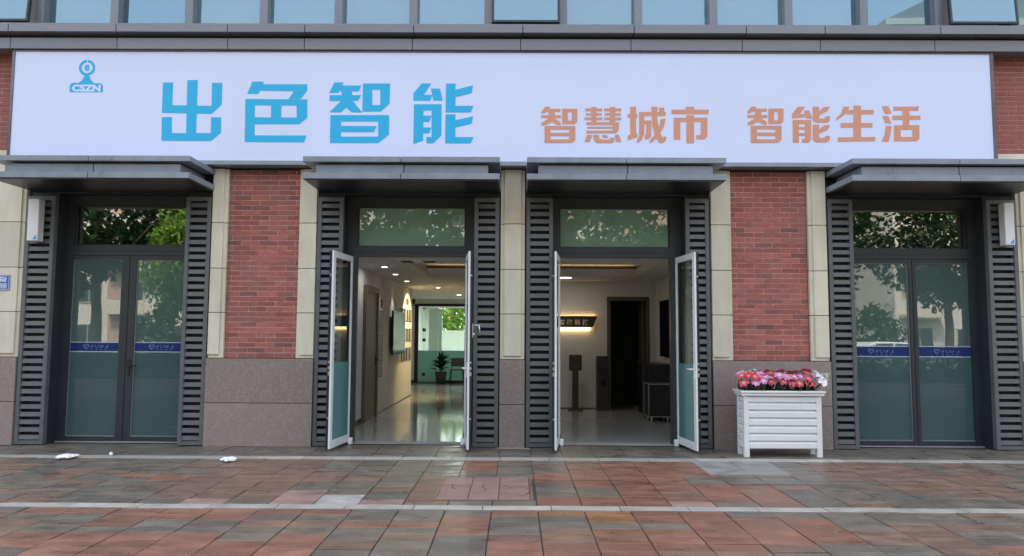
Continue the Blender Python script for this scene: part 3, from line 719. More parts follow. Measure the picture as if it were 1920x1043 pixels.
brick_panel(up, 6.56, 9.0, 4.06, 5.44, 0, joined)
tag(obj('corner_bricks', joined, M['brick'], up), None, None, None, 'stuff')
for x0, x1 in ((-9.0, -6.97), (6.56, 9.0)):
    boxobj('stone_course', (x0, x1, 0.03, 0.0945, 3.801, 4.055), M['stone'], up, 0.004)
boxobj('dark_soffit_strip', (-6.95, 6.55, 0.03, 0.0945, 3.801, 3.90), M['metal'], up)

# louvred side screens
slat_bm = bmesh.new()
add_prism(slat_bm, [(0.006, -0.030), (0.016, 0.028), (0.024, 0.028), (0.014, -0.030)], 'x', -0.5, 0.5)
slat_me = mesh_of('slat', slat_bm, M['louvre'])
LOUVRES = ((-6.775, -6.38), (-4.56, -4.215), (-2.735, -2.385), (-0.573, -0.232), (0.145, 0.51), (2.335, 2.655), (4.29, 4.63), (6.47, 6.875))
for (x0, x1) in LOUVRES:
    p = empty('louvre_screen', (0, 0, 0), B)
    bm = bmesh.new()
    fwid = 0.052
    add_box(bm, x0, x0 + fwid, 0.0, 0.08, 0.012, 3.40)
    add_box(bm, x1 - fwid, x1, 0.0, 0.08, 0.012, 3.40)
    add_box(bm, x0 + fwid, x1 - fwid, 0.001, 0.08, 3.345, 3.40)
    add_box(bm, x0 + fwid, x1 - fwid, 0.001, 0.08, 0.012, 0.062)
    obj('screen_frame', bm, M['louvre'], p)
    boxobj('screen_back', (x0 + fwid, x1 - fwid, 0.082, 0.0935, 0.012, 3.40), M['black'], p)
    n = 32
    pit = (3.345 - 0.062) / n
    for i in range(n):
        link('slat', slat_me, p, ((x0 + x1) / 2, 0, 0.062 + pit * (i + 0.42)), (0, 0, 0), (x1 - x0 - 2 * fwid, 1, 1))

# canopies
def canopy(x0, x1, seam, slope=0.0):
    p = empty('canopy', (0, 0, 0), B)
    for a, b in ((x0, seam - 0.004), (seam + 0.004, x1)):
        bm = bmesh.new(); add_box(bm, a, b, -0.80, 0.03, 3.712, 3.782)
        obj('top_panel', bm, M['canopy'], p, 0.003)
        a2 = a + (0.15 if a == x0 else 0.03); b2 = b - (0.15 if b == x1 else -0.03)
        bm = bmesh.new(); add_box(bm, a2, b2 - 0.003, -0.725, 0.028, 3.572, 3.692)
        obj('fascia_panel', bm, M['canopy'], p, 0.003)
        bm = bmesh.new(); add_box(bm, a, b, -0.80, 0.03, 3.492, 3.568)
        obj('lower_panel', bm, M['canopy'], p, 0.003)
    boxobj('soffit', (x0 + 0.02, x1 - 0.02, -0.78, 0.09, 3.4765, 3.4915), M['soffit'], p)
    boxobj('core', (x0 + 0.18, x1 - 0.18, -0.64, 0.02, 3.7005, 3.7115), M['black'], p)
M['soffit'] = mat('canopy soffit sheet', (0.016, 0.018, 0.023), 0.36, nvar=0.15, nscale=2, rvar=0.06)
canopy(-6.75, -4.18, -5.485)
canopy(-2.73, -0.21, -1.475)
canopy(0.136, 2.68, 1.405)
canopy(4.28, 6.855, 5.65)

# doorways
ZT0, ZT1 = 2.750, 3.325      # transom glass
def door_frame(x0, x1, gl, tx0, tx1, transom):
    """fixed frame with the transom light"""
    p = empty('door_frame', (0, 0, 0), B)
    bm = bmesh.new()
    add_box(bm, x0, tx0, 0.29, 0.40, 0.0, 3.459)
    add_box(bm, tx1, x1, 0.29, 0.40, 0.0, 3.459)
    add_box(bm, tx0, tx1, 0.291, 0.399, ZT1, 3.459)
    add_box(bm, tx0, tx1, 0.291, 0.399, 2.612, ZT0)
    obj('frame', bm, M['metal'], p)
    bm = bmesh.new()
    e = 0.018
    for b in ((tx0, tx0 + e, ZT0, ZT1), (tx1 - e, tx1, ZT0, ZT1), (tx0 + e, tx1 - e, ZT0, ZT0 + e), (tx0 + e, tx1 - e, ZT1 - e, ZT1)):
        add_box(bm, b[0], b[1], 0.325, 0.375, b[2], b[3])
    add_box(bm, tx0, tx1, 0.283, 0.29, 2.672, 2.680)
    obj('bead', bm, M['metal'], p)
    boxobj('transom_pane', (tx0 + e, tx1 - e, 0.343, 0.351, ZT0 + e, ZT1 - e), transom, p)
    boxobj('threshold', (x0, x1, 0.27, 0.46, 0.0, 0.014), M['kerb'], p)
    return p
door_frame(-6.385, -4.555, None, -6.27, -4.66, M['darkglass'])
door_frame(-2.39, -0.568, None, -2.245, -0.715, M['greenfilm'])
door_frame(0.505, 2.34, None, 0.615, 2.175, M['greenfilm'])
door_frame(4.625, 6.475, None, 4.74, 6.375, M['darkglass'])
bm = bmesh.new()
for a, b in ((-2.39, -2.292), (-0.716, -0.568), (0.505, 0.622), (2.246, 2.34)):
    pass
bm.free()

def heart_mesh(s):
    bm = bmesh.new()
    def ring(cx, cz, ro, ri, a0, a1, n=14):
        pts = []
        for k in range(n + 1):
            a = a0 + (a1 - a0) * k / n
            pts.append((bm.verts.new((cx + ro * math.cos(a), 0, cz + ro * math.sin(a))), bm.verts.new((cx + ri * math.cos(a), 0, cz + ri * math.sin(a)))))
        for (a, b), (c, d) in zip(pts[:-1], pts[1:]):
            bm.faces.new((a, c, d, b))
    ring(-0.24 * s, 0.12 * s, 0.27 * s, 0.14 * s, rad(-10), rad(235))
    ring(0.26 * s, 0.12 * s, 0.25 * s, 0.13 * s, rad(-60), rad(190))
    for pts in (((-0.40, -0.10), (-0.28, 0.0), (0.10, -0.36), (0.0, -0.48)), ((0.0, -0.48), (0.06, -0.32), (0.30, -0.04), (0.40, -0.10))):
        bm.faces.new([bm.verts.new((x * s, 0, z * s)) for x, z in pts])
    return mesh_of('heart_emblem', bm, M['striptext'])
heart = heart_mesh(0.085)
def film_leaf(x0, x1, stile_l, stile_r, strip, edge_light):
    """closed leaf with teal film glass; x0..x1 outer edges"""
    p = empty('door', (0, 0, 0), B)
    zb, zt = 0.018, 2.608
    gx0, gx1, gz0, gz1 = x0 + stile_l, x1 - stile_r, 0.078, 2.555
    bm = bmesh.new()
    add_box(bm, x0, gx0, 0.30, 0.37, zb, zt)
    add_box(bm, gx1, x1, 0.30, 0.37, zb, zt)
    add_box(bm, gx0, gx1, 0.301, 0.369, zb, gz0)
    add_box(bm, gx0, gx1, 0.301, 0.369, gz1, zt)
    obj('leaf_frame', bm, M['metal'], p)
    bm = bmesh.new()
    e = 0.012
    for b in ((gx0, gx0 + e, gz0, gz1), (gx1 - e, gx1, gz0, gz1), (gx0 + e, gx1 - e, gz0, gz0 + e), (gx0 + e, gx1 - e, gz1 - e, gz1)):
        add_box(bm, b[0], b[1], 0.318, 0.36, b[2], b[3])
    obj('glazing_bead', bm, M['bead'], p)
    boxobj('upper_pane', (gx0 + e, gx1 - e, 0.334, 0.342, 1.2405, gz1 - e), M['film'], p)
    boxobj('frosted_pane', (gx0 + e, gx1 - e, 0.334, 0.342, gz0 + e, 1.2400), M['lowfilm'], p)
    a, b = gx0 + e, gx1 - e
    z0, z1 = strip
    s = boxobj('film_strip', (a, b, 0.331, 0.3335, z0, z1), M['strip'], p)
    for q in (z0 - 0.016, z1 + 0.004):
        boxobj('strip_line', (a, b, 0.331, 0.3335, q, q + 0.012), M['stripline'], p)
    cx = a + (b - a) * 0.33
    link('emblem', heart, p, (cx, 0.3300, (z0 + z1) / 2 + 0.004))
    # print too faint to read: a row of small strokes in the place of each character
    bm = bmesh.new()
    rnd = random.Random(5)
    for k in range(5):
        for q in range(5):
            bx = cx + 0.06 + k * 0.052 + rnd.uniform(0, 0.030)
            bz = z0 + 0.052 + rnd.uniform(-0.008, 0.022)
            if rnd.random() < 0.5: flat_poly(bm, [(bx, bz), (bx + 0.020, bz), (bx + 0.020, bz + 0.006), (bx, bz + 0.006)], -0.0001 * (k * 5 + q))
            else: flat_poly(bm, [(bx, bz - 0.01), (bx + 0.006, bz - 0.01), (bx + 0.010, bz + 0.018), (bx + 0.004, bz + 0.018)], -0.0001 * (k * 5 + q))
    for k in range(4):
        bx = cx + 0.07 + k * 0.065
        flat_poly(bm, [(bx, z0 + 0.018), (bx + 0.022, z0 + 0.018), (bx + 0.016, z0 + 0.030), (bx + 0.006, z0 + 0.030)], -0.003)
    obj('strip_lettering', bm, M['striptext'], p, loc=(0, 0.3285, 0))
    return p
d1 = film_leaf(-6.355, -5.468, 0.075, 0.105, (1.262, 1.375), 1)
d2 = film_leaf(-5.460, -4.575, 0.095, 0.06, (1.262, 1.375), 0)
d3 = film_leaf(4.645, 5.573, 0.06, 0.05, (1.250, 1.375), 0)
d4 = film_leaf(5.581, 6.462, 0.05, 0.03, (1.250, 1.375), 0)
def lever(parent, x, y, z, m, sx=1, sy=-1):
    bm = bmesh.new()
    add_box(bm, x - 0.016, x + 0.016, y, y + sy * 0.012, z - 0.10, z + 0.11)
    add_cyl(bm, (x, y, z + 0.03), (x, y + sy * 0.05, z + 0.03), 0.011)
    add_cyl(bm, (x - sx * 0.008, y + sy * 0.05, z + 0.03), (x + sx * 0.115, y + sy * 0.05, z + 0.03), 0.010)
    add_cyl(bm, (x, y, z - 0.06), (x, y + sy * 0.02, z - 0.06), 0.012)
    return obj('handle', bm, m, parent)
lever(d2, -5.412, 0.30, 1.03, M['black'], 1)
boxobj('hinge', (-6.37, -6.345, 0.282, 0.30, 0.30, 0.42), M['metal'], d1)

def open_leaf(name, hx, side, lock=None, dark_lower=True):
    """white-inside leaf swung out; hx inner face at the hinge, side=-1 leaf hung on the left jamb, +1 on the right.
    local frame: x along the leaf from hinge to free edge, y = thickness towards the outside face (charcoal), z up"""
    p = empty('door', (hx, 0.335, 0), B)
    ang = rad(7.0)
    # local x axis points to (side*sin, -cos); local y points away from the opening
    ex = Vector((side * math.sin(ang), -math.cos(ang), 0))
    ey = Vector((side * math.cos(ang), math.sin(ang), 0))
    p.rotation_euler = (0, 0, math.atan2(ex.y, ex.x))
    sgn = 1 if (Matrix.Rotation(math.atan2(ex.y, ex.x), 3, 'Z') @ Vector((0, 1, 0))).dot(ey) > 0 else -1
    W, T = 0.785, 0.058
    z0, z1, st = 0.035, 2.612, 0.085
    def Y(a, b): return (min(sgn * a, sgn * b), max(sgn * a, sgn * b))
    for nm, ya, yb, m in (('inner_frame', 0.0, 0.026, M['pvcwhite']), ('outer_frame', 0.0262, T, M['metal'])):
        bm = bmesh.new()
        y0, y1 = Y(ya, yb)
        s2 = st
        add_box(bm, 0.0, s2, y0, y1, z0, z1)
        add_box(bm, W - s2, W, y0, y1, z0, z1)
        add_box(bm, s2, W - s2, y0, y1, z0, z0 + 0.10)
        add_box(bm, s2, W - s2, y0, y1, z1 - st, z1)
        obj(nm, bm, m, p, 0.004)
    y0, y1 = Y(0.012, 0.020)
    boxobj('clear_pane', (st - 0.004, W - st + 0.004, y0, y1, 1.142, z1 - st + 0.004), M['clear'], p)
    boxobj('frosted_pane', (st - 0.004, W - st + 0.004, y0, y1, z0 + 0.096, 1.140), M['leaffilm'], p)
    bm = bmesh.new()
    y0, y1 = Y(0.028, 0.050)
    for z, h in ((0.42, 0.02), (0.98, 0.05), (1.06, 0.035), (1.14, 0.025), (2.28, 0.02)):
        add_box(bm, W, W + 0.003, y0, y1, z, z + h)
    obj('latch_plates', bm, M['steel'], p)
    y0, y1 = Y(0.050, 0.056)
    boxobj('edge_seal', (W, W + 0.008, y0, y1, z0, z1), M['black'], p)
    bm = bmesh.new()                                     # folding floor stop
    y0, y1 = Y(-0.05, -0.001)
    add_prism(bm, [(0.03, 0.002), (0.12, 0.002), (0.10, 0.06), (0.05, 0.09)], 'y', y0, y1)
    obj('floor_stop', bm, M['pvcwhite'], p, 0.004)
    boxobj('corner_cap', (-0.012, 0.02, *Y(-0.012, 0.0), 0.03, 0.15), M['metal'], p)
    if lock:
        yy = -sgn
        bm = bmesh.new()
        xh = W - 0.045
        add_box(bm, xh - 0.014, xh + 0.014, *Y(-0.010, 0.0), 0.96, 1.16)
        add_cyl(bm, (xh, -0.004 * sgn, 1.08), (xh, -0.055 * sgn, 1.08), 0.011)
        add_cyl(bm, (xh + 0.008, -0.055 * sgn, 1.08), (xh - 0.12, -0.055 * sgn, 1.08), 0.011)
        obj('handle', bm, M['pvcwhite'], p)
        if lock == 'pull':
            bm = bmesh.new()
            add_box(bm, xh - 0.02, xh + 0.02, *Y(T, T + 0.012), 1.48, 1.66)
            add_cyl(bm, (xh, sgn * T, 1.64), (xh, sgn * (T + 0.09), 1.64), 0.009)
            add_cyl(bm, (xh, sgn * (T + 0.09), 1.65), (xh, sgn * (T + 0.10), 1.50), 0.010)
            add_cyl(bm, (xh, sgn * T, 1.52), (xh, sgn * (T + 0.035), 1.52), 0.018)
            obj('outer_lock', bm, M['steel'], p)
    return p
open_leaf('a', -2.292, -1)
open_leaf('b', -0.716, 1, 'pull')
open_leaf('c', 0.630, -1)
open_leaf('d', 2.240, 1, 'lever')

# cornice
cp = empty('cornice', (0, 0, 0), B)
seams = [-9.5, -8.4, -6.97, -5.49, -3.96, -2.90, -1.41, 0.08, 1.60, 3.13, 4.20, 5.77, 7.3, 8.8]
for a, b in zip(seams[:-1], seams[1:]):
    bm = bmesh.new(); add_box(bm, a + 0.005, b - 0.005, -0.30, 0.098, 5.628, 5.738)
    obj('ledge_panel', bm, M['cornice'], cp, 0.003)
    bm = bmesh.new(); add_box(bm, a + 0.004 - 0.03, b - 0.004 - 0.03, -0.20, 0.098, 5.425, 5.580)
    obj('fascia_panel', bm, M['cornice'], cp, 0.003)
boxobj('shadow_gap', (-9.5, 8.8, -0.10, 0.096, 5.5815, 5.627), M['black'], cp)
boxobj('backing', (-9.5, 8.75, -0.15, 0.0985, 5.43, 5.575), M['black'], cp)
boxobj('sill', (-9.5, 8.8, -0.27, 0.9, 5.7395, 5.76), M['cornice'], cp)

# curtain wall of the upper storey
cw = empty('curtain_wall', (0, 0, 0), B)
mul = [-0.405 + 1.055 * k for k in range(-8, 9)]
for k, x in enumerate(mul):
    bm = bmesh.new(); add_box(bm, x - 0.055, x + 0.055, -0.02, 0.16, 5.761, 8.6)
    obj('mullion', bm, M['mullion'] if 'mullion' in M else M['cornice'], cw, 0.003)
    boxobj('mullion_rear', (x - 0.04, x + 0.04, 0.1605, 0.26, 5.761, 8.6), M['metal'], cw)
for k, (a, b) in enumerate(zip(mul[:-1], mul[1:])):
    cx = (a + b) / 2
    vent = abs(cx - 0.12) < 0.3 or abs(cx - 6.45) < 0.3 or abs(cx + 7.27) < 0.3
    if vent:
        bm = bmesh.new()
        W2 = (b - a) / 2 - 0.058
        for q in ((-W2, -W2 + 0.03, -2.2, 0), (W2 - 0.03, W2, -2.2, 0), (-W2 + 0.03, W2 - 0.03, -2.2, -2.17), (-W2 + 0.03, W2 - 0.03, -0.03, 0)):
            add_box(bm, q[0], q[1], -0.03, 0.02, q[2], q[3])
        v = empty('vent_window', (cx, 0.02, 8.02), cw)
        v.rotation_euler = (rad(-4.5), 0, 0)
        obj('sash', bm, M['metal'], v)
        boxobj('pane', (-W2 + 0.03, W2 - 0.03, -0.022, -0.014, -2.17, -0.03), M['skyglass'], v)
        boxobj('window_pane', (a + 0.056, b - 0.056, 0.20, 0.208, 8.03, 8.6), M['skyglass'], cw)
    else:
        boxobj('window_pane', (a + 0.056, b - 0.056, 0.12, 0.128, 5.765, 8.6), M[('skyglass', 'skyglass_b', 'skyglass', 'skyglass_c', 'skyglass_b')[k % 5]], cw)
boxobj('head_fascia', (-9, 8.8, -0.05, 1.59, 8.6005, 13.0), M['facade_c'], cw)
boxobj('upper_room', (-9, 8.8, 1.2, 1.25, 5.81, 8.599), M['wall'], cw)
bm = bmesh.new()
for x in (-2.95, -1.95, 3.35, 3.9):
    add_box(bm, x, x + 0.02, 0.5, 0.54, 5.81, 8.5)
obj('blind_rod', bm, M['white'], cw)

# ------------------------------------------------------------------ the sign over the doors
sg = empty('signboard', (0, -0.02, 3.87))
tag(sg, 'long white shop sign with blue and copper characters above the doors', 'sign')
def sgbox(name, b, m, bevel=0.0):
    bm = bmesh.new(); add_box(bm, b[0], b[1], b[2] + 0.02, b[3] + 0.02, b[4] - 3.87, b[5] - 3.87)
    return obj(name, bm, m, sg, bevel)
sgbox('face', (-6.945, 6.505, -0.155, -0.10, 3.875, 5.398), M['signwhite'])
sgbox('case', (-6.965, 6.535, -0.0995, 0.027, 3.88, 5.41), M['signframe'])
sgbox('top_trim', (-6.975, 6.545, -0.165, -0.09, 5.400, 5.4235), M['signframe'], 0.002)
sgbox('side_trim', (-6.985, -6.947, -0.165, -0.09, 3.87, 5.3995), M['signframe'], 0.002)
sgbox('side_trim', (6.507, 6.555, -0.165, -0.09, 3.87, 5.3995), M['signframe'], 0.002)
sgbox('bottom_trim', (-6.985, 6.545, -0.175, 0.025, 3.815, 3.872), M['canopy'], 0.002)
def glyph(polys, m, name='character'):
    bm = bmesh.new()
    for i, p in enumerate(polys):
        flat_poly(bm, [(x, z - 3.87) for x, z in p], -0.1375 - 0.0002 * i)
    me = bpy.data.meshes.new(name)
    bmesh.ops.triangulate(bm, faces=bm.faces)
    bm.to_mesh(me); bm.free()
    me.materials.append(m)
    return link(name, me, sg)
for c, polys in GLYPHS:
    glyph(polys, M['cyan'] if c == 'b' else M['orange'])
lg = empty('logo', (0, 0, 0), sg)
bm = bmesh.new()
flat_poly(bm, [(x, z - 3.87) for x, z in LOGO_BASE], -0.1372)
cx, cz = LOGO_RING[0], LOGO_RING[1] - 3.87
ro, ri = 0.113, 0.076
for k in range(48):
    a0, a1 = rad(94 + 352 * k / 48), rad(94 + 352 * (k + 1) / 48)
    flat_poly(bm, [(cx + r * math.cos(a), cz + r * math.sin(a)) for r, a in ((ri, a0), (ro, a0), (ro, a1), (ri, a1))], -0.1376)
obj('emblem_shape', bm, M['cyan'], lg)
text_obj('numeral', '8', 0.1, M['cyan'], lg, cx - 0.034, -0.1378, cz - 0.045, 0.068, 0.09, bold=0.004)
text_obj('lettering', 'CSZN', 0.1, M['signwhite'], lg, -6.135, -0.1380, 4.832 - 3.87, 0.395, 0.100, bold=0.005)

# ------------------------------------------------------------------ small things on the facade and pavement
for x0, x1, lab in ((-6.655, -6.505, 'slim white box hung high on the louvre screen at the far left'), (6.615, 6.745, 'slim white box hung high on the louvre screen at the far right')):
    wb = empty('wall_box', ((x0 + x1) / 2, 0, 2.76))
    tag(wb, lab, 'wall box', 'slim white boxes on the outer louvre screens')
    h = (x1 - x0) / 2
    bm = bmesh.new(); add_box(bm, -h, h, -0.15, -0.022, 0.0, 0.575)
    obj('casing', bm, M['white'], wb, 0.006)
    boxobj('bracket', (-0.04, 0.04, -0.021, -0.001, 0.08, 0.50), M['louvre'], wb)
    bm = bmesh.new(); flat_poly(bm, [(h - 0.07, 0.02), (h - 0.015, 0.015), (h - 0.018, 0.085), (h - 0.045, 0.055)], -0.1515)
    obj('mark', bm, M['cyan'], wb)
ap = empty('address_plate', (-7.11, 0, 2.09))
tag(ap, 'blue enamel address plate with white characters on the cream stone', 'sign')
bm = bmesh.new(); add_box(bm, -0.22, 0.17, -0.016, -0.005, 0.0, 0.215)
obj('plate', bm, M['blueplate'], ap, 0.002)
bm = bmesh.new()
for b in ((-0.215, 0.165, 0.005, 0.011), (-0.215, 0.165, 0.204, 0.210), (0.159, 0.165, 0.012, 0.203), (-0.215, -0.209, 0.012, 0.203)):
    flat_poly(bm, [(b[0], b[2]), (b[1], b[2]), (b[1], b[3]), (b[0], b[3])], -0.0175)
obj('border_line', bm, M['white'], ap)
text_obj('lettering', '安街', 0.1, M['white'], ap, -0.09, -0.018, 0.115, 0.22, 0.075, bold=0.003)
bm = bmesh.new(); flat_poly(bm, [(-0.03, 0.03), (-0.005, 0.03), (-0.005, 0.09), (-0.03, 0.09)], -0.0178); flat_poly(bm, [(0.035, 0.025), (0.135, 0.025), (0.135, 0.098), (0.035, 0.098)], -0.0179)
obj('white_patch', bm, M['stripline'], ap)

def scrap(x, y, s, lab, seed):
    rnd = random.Random(seed)
    bm = bmesh.new()
    bmesh.ops.create_icosphere(bm, subdivisions=3, radius=1.0)
    for v in bm.verts:
        n = v.co.normalized()
        r = 1 + 0.22 * math.sin(5 * n.x + seed) * math.sin(4 * n.y + 2) + rnd.uniform(-0.10, 0.10)
        v.co = Vector((n.x * 0.105 * s * r, n.y * 0.12 * s * r, max(0.0, 0.022 + n.z * 0.024 * r)))
    return tag(obj('paper_scrap', bm, M['paper'], loc=(x, y, 0.006)), lab, 'litter', 'crumpled white scraps on the paving')
scrap(-5.41, -1.06, 1.0, 'larger crumpled white scrap lying on the pale band before the left doors', 1)
scrap(-3.40, -1.19, 0.85, 'smaller crumpled white scrap on the paving before the left brick pier', 4)
scrap(-4.98, -0.86, 0.18, 'tiny white crumb of paper beside the larger scrap', 6)
tag(boxobj('paper_sheet', (-0.26, 0.20, -0.14, -0.03, 0.004, 0.008), M['band']), 'flat pale strip lying at the foot of the narrow pier', 'litter')

# planter
pl = empty('planter', (3.375, -0.505, 0))
tag(pl, 'white slatted planter box standing before the right brick pier', 'planter')
PX, PYD = 0.49, 0.150
for sx in (-1, 1):
    for sy in (-1, 1):
        x = sx * (PX - 0.032); y = sy * (PYD - 0.032)
        boxobj('post', (x - 0.032, x + 0.032, y - 0.032, y + 0.032, 0.0, 0.765), M['white'], pl, 0.003)
bm = bmesh.new(); add_box(bm, -PX - 0.03, PX + 0.03, -PYD - 0.03, PYD + 0.03, 0.766, 0.800); 
rim = obj('rim', bm, M['white'], pl, 0.004)
bm = bmesh.new(); add_box(bm, -PX - 0.045, PX + 0.045, -PYD - 0.045, PYD + 0.045, 0.8005, 0.828)
obj('rim_cap', bm, M['white'], pl, 0.006)
bm = bmesh.new(); add_prism(bm, [(-0.014, 0.026), (0.012, 0.047), (0.012, -0.047), (-0.014, -0.030)], 'x', -0.425, 0.425)
fs_me = mesh_of('slat', bm, M['white'])
bm = bmesh.new(); add_prism(bm, [(-0.014, 0.026), (0.012, 0.047), (0.012, -0.047), (-0.014, -0.030)], 'x', -0.085, 0.085)
ss_me = mesh_of('slat', bm, M['white'])
for k in range(7):
    z = 0.142 + 0.0965 * k
    link('slat', fs_me, pl, (0, -PYD + 0.018, z))
    link('slat', fs_me, pl, (0, PYD - 0.018, z), (0, 0, PI))
    link('slat', ss_me, pl, (-PX + 0.018, 0, z), (0, 0, -PI / 2))
    link('slat', ss_me, pl, (PX - 0.018, 0, z), (0, 0, PI / 2))
boxobj('liner', (-0.455, 0.455, -0.115, 0.115, 0.10, 0.764), M['white'], pl)
boxobj('soil', (-0.46, 0.46, -0.12, 0.12, 0.8285, 0.835), M['black'], pl)

fl = empty('flower_bed', (3.375, -0.505, 0.83))
tag(fl, 'dense artificial flowers in red, pink and white filling the white planter', 'flowers')
def blossom_mesh(pm, n, size, centre=True, seed=0):
    rnd = random.Random(seed)
    bm = bmesh.new()
    for k in range(n):
        a = 2 * PI * k / n + rnd.uniform(-0.12, 0.12)
        L = size * rnd.uniform(0.85, 1.1)
        w = size * 0.36
        ca, sa = math.cos(a), math.sin(a)
        prof = ((0.0, 0.10, 0.0), (0.35, 0.75, 0.16), (0.70, 1.0, 0.18), (1.0, 0.12, 0.04))
        rows = []
        for t, ww, h in prof:
            rows.append([bm.verts.new((ca * L * t - sa * w * ww * s, sa * L * t + ca * w * ww * s, size * (h + (0.07 if s else -0.02)))) for s in (-1, 0, 1)])
        for r1, r2 in zip(rows[:-1], rows[1:]):
            for q in (0, 1):
                bm.faces.new((r1[q], r2[q], r2[q + 1], r1[q + 1]))
    if centre:
        for k in range(n):
            a = 2 * PI * k / n
            c1 = bm.verts.new((0, 0, size * 0.16))
            f = bm.faces.new((c1, bm.verts.new((math.cos(a - 0.35) * size * 0.22, math.sin(a - 0.35) * size * 0.22, size * 0.20)),
                              bm.verts.new((math.cos(a) * size * 0.62, math.sin(a) * size * 0.62, size * 0.30)),
                              bm.verts.new((math.cos(a + 0.35) * size * 0.22, math.sin(a + 0.35) * size * 0.22, size * 0.20))))
            f.material_index = 1
    me = bpy.data.meshes.new('blossom')
    bm.to_mesh(me); bm.free()
    me.materials.append(pm); me.materials.append(M['cream_centre'] if pm is not M['pink_petal'] else M['white_petal'])
    return me
BL = {'r': [blossom_mesh(M['red_petal'], 6, 0.062, True, s) for s in (1, 2)], 'p': [blossom_mesh(M['pink_petal'], 7, 0.066, True, s) for s in (3, 4)],
      'w': [blossom_mesh(M['white_petal'], 6, 0.064, False, s) for s in (5, 6)]}
rnd = random.Random(21)
for row, (yy, z0, n) in enumerate(((-0.165, 0.10, 9), (-0.13, 0.155, 14), (-0.06, 0.19, 14), (0.03, 0.21, 13), (0.11, 0.215, 11))):
    for k in range(n):
        x = -0.53 + 1.06 * (k + 0.5 + rnd.uniform(-0.25, 0.25)) / n
        t = (x + 0.53) / 1.06
        c = rnd.choice('rrrrp') if t < 0.22 else rnd.choice('rpp' if t < 0.5 else 'rpr')
        if row >= 3 and rnd.random() < 0.45: c = 'w'
        if t > 0.93: c = 'w'
        nrm = Vector((0.35 * (t - 0.5) * 2, -0.75 + 0.28 * row, 0.75)).normalized()
        q = nrm.to_track_quat('Z', 'Y').to_euler()
        o = link('blossom', rnd.choice(BL[c]), fl, (x, yy + rnd.uniform(-0.02, 0.02), z0 + rnd.uniform(-0.02, 0.025)), q)
        s = rnd.uniform(0.85, 1.25); o.scale = (s, s, s)
for k in range(4):
    o = link('blossom', BL['w'][k % 2], fl, (0.53 + 0.03 * k, -0.10 + 0.04 * k, 0.14 + 0.03 * (k % 2)), (rad(50), rad(25), k))
bm = bmesh.new()
add_prism(bm, [(-0.016, 0), (0.016, 0), (0.020, 0.06), (0.0, 0.12), (-0.020, 0.06)], 'y', -0.001, 0.001)
lf = mesh_of('leaf', bm, M['stem'])
for k in range(70):
    x = rnd.uniform(-0.49, 0.49); y = rnd.uniform(-0.15, 0.08)
    o = link('leaf', lf, fl, (x, y, 0.0), (rad(rnd.uniform(5, 45)), rad(rnd.uniform(-35, 35)), rnd.uniform(-0.8, 0.8)))
    s = rnd.uniform(0.8, 1.3); o.scale = (s, s, s)
bm = bmesh.new()
for k in range(60):
    x = rnd.uniform(-0.48, 0.48); y = rnd.uniform(-0.12, 0.11)
    add_cyl(bm, (x, y, 0), (x + rnd.uniform(-0.04, 0.04), y + rnd.uniform(-0.04, 0.03), rnd.uniform(0.08, 0.17)), 0.003, seg=5)
tag(obj('stems', bm, M['stem'], fl), None, None, None, 'stuff')

# ------------------------------------------------------------------ inside the open shop
def struct(name, boxes, m, label):
    bm = bmesh.new()
    for b in boxes: add_box(bm, *b)
    return tag(obj(name, bm, m), label, None, None, 'structure')
struct('interior_floor', [(-4.2, 3.3, 0.4205, 18.0, -0.2, 0.012)], M['floor'], 'polished grey tile floor inside the shop')
struct('interior_wall_left', [(-2.84, -2.62, 0.421, 8.6, 0.0, 3.1)], M['wall'], 'white left wall inside the shop')
struct('interior_wall_alcove', [(-4.2, -2.8405, 8.4, 8.6, 0.0, 3.1), (-4.2, -3.5, 8.601, 18.0, 0.0, 3.1)], M['wall'], 'white alcove wall at the end of the corridor')
struct('interior_wall_back', [(-0.45, 1.91, 5.40, 5.52, 0.0, 3.1), (2.80, 2.93, 5.40, 5.52, 0.0, 3.1), (1.91, 2.80, 5.401, 5.519, 2.32, 3.1), (-0.45, -0.33, 5.521, 18.0, 0.0, 3.1)], M['wall'], 'white back wall of the showroom')
struct('interior_wall_right', [(2.93, 3.25, 0.421, 8.0, 0.0, 3.1)], M['wall'], 'white right wall of the showroom')
struct('interior_wall_front', [(-2.62, -2.30, 0.421, 0.50, 0, 3.1), (-0.70, 0.61, 0.421, 0.50, 0, 3.1), (2.26, 2.93, 0.421, 0.50, 0, 3.1), (-2.30, -0.70, 0.421, 0.50, 2.63, 3.1), (0.61, 2.26, 0.421, 0.50, 2.63, 3.1)], M['wall'], 'inner face of the front wall')
struct('dark_room', [(1.5, 3.4, 8.0, 8.1, 0, 3.1), (1.4, 1.5, 5.521, 8.1, 0, 3.1)], M['darkwall'], 'dark room behind the inner doorway')
struct('partition_stub', [(-3.5, -3.21, 13.5, 13.62, 0, 3.1), (-3.5, -0.45, 13.5, 13.62, 2.52, 3.1)], M['wall'], 'grey wall beside the glass partition')
struct('rear_wall', [(-4.2, -2.95, 18.0, 18.2, 0, 3.1), (-1.15, -0.33, 18.0, 18.2, 0, 3.1), (-2.95, -1.15, 18.001, 18.199, 0, 1.70), (-2.95, -1.15, 18.001, 18.199, 2.55, 3.1)], M['wall'], 'rear wall with a window onto the garden')
T0, T1, U0, U1 = -1.7, 2.3, 1.75, 4.1
struct('interior_ceiling', [(-4.2, T0, 0.501, 18.0, 2.66, 2.80), (T1, 3.3, 0.501, 18.0, 2.66, 2.80), (T0, T1, 0.501, U0, 2.66, 2.80), (T0, T1, U1, 18.0, 2.66, 2.80), (-4.2, 3.3, 0.501, 18.0, 2.90, 3.05)], M['ceil'], 'white ceiling with a raised centre')
bm = bmesh.new()
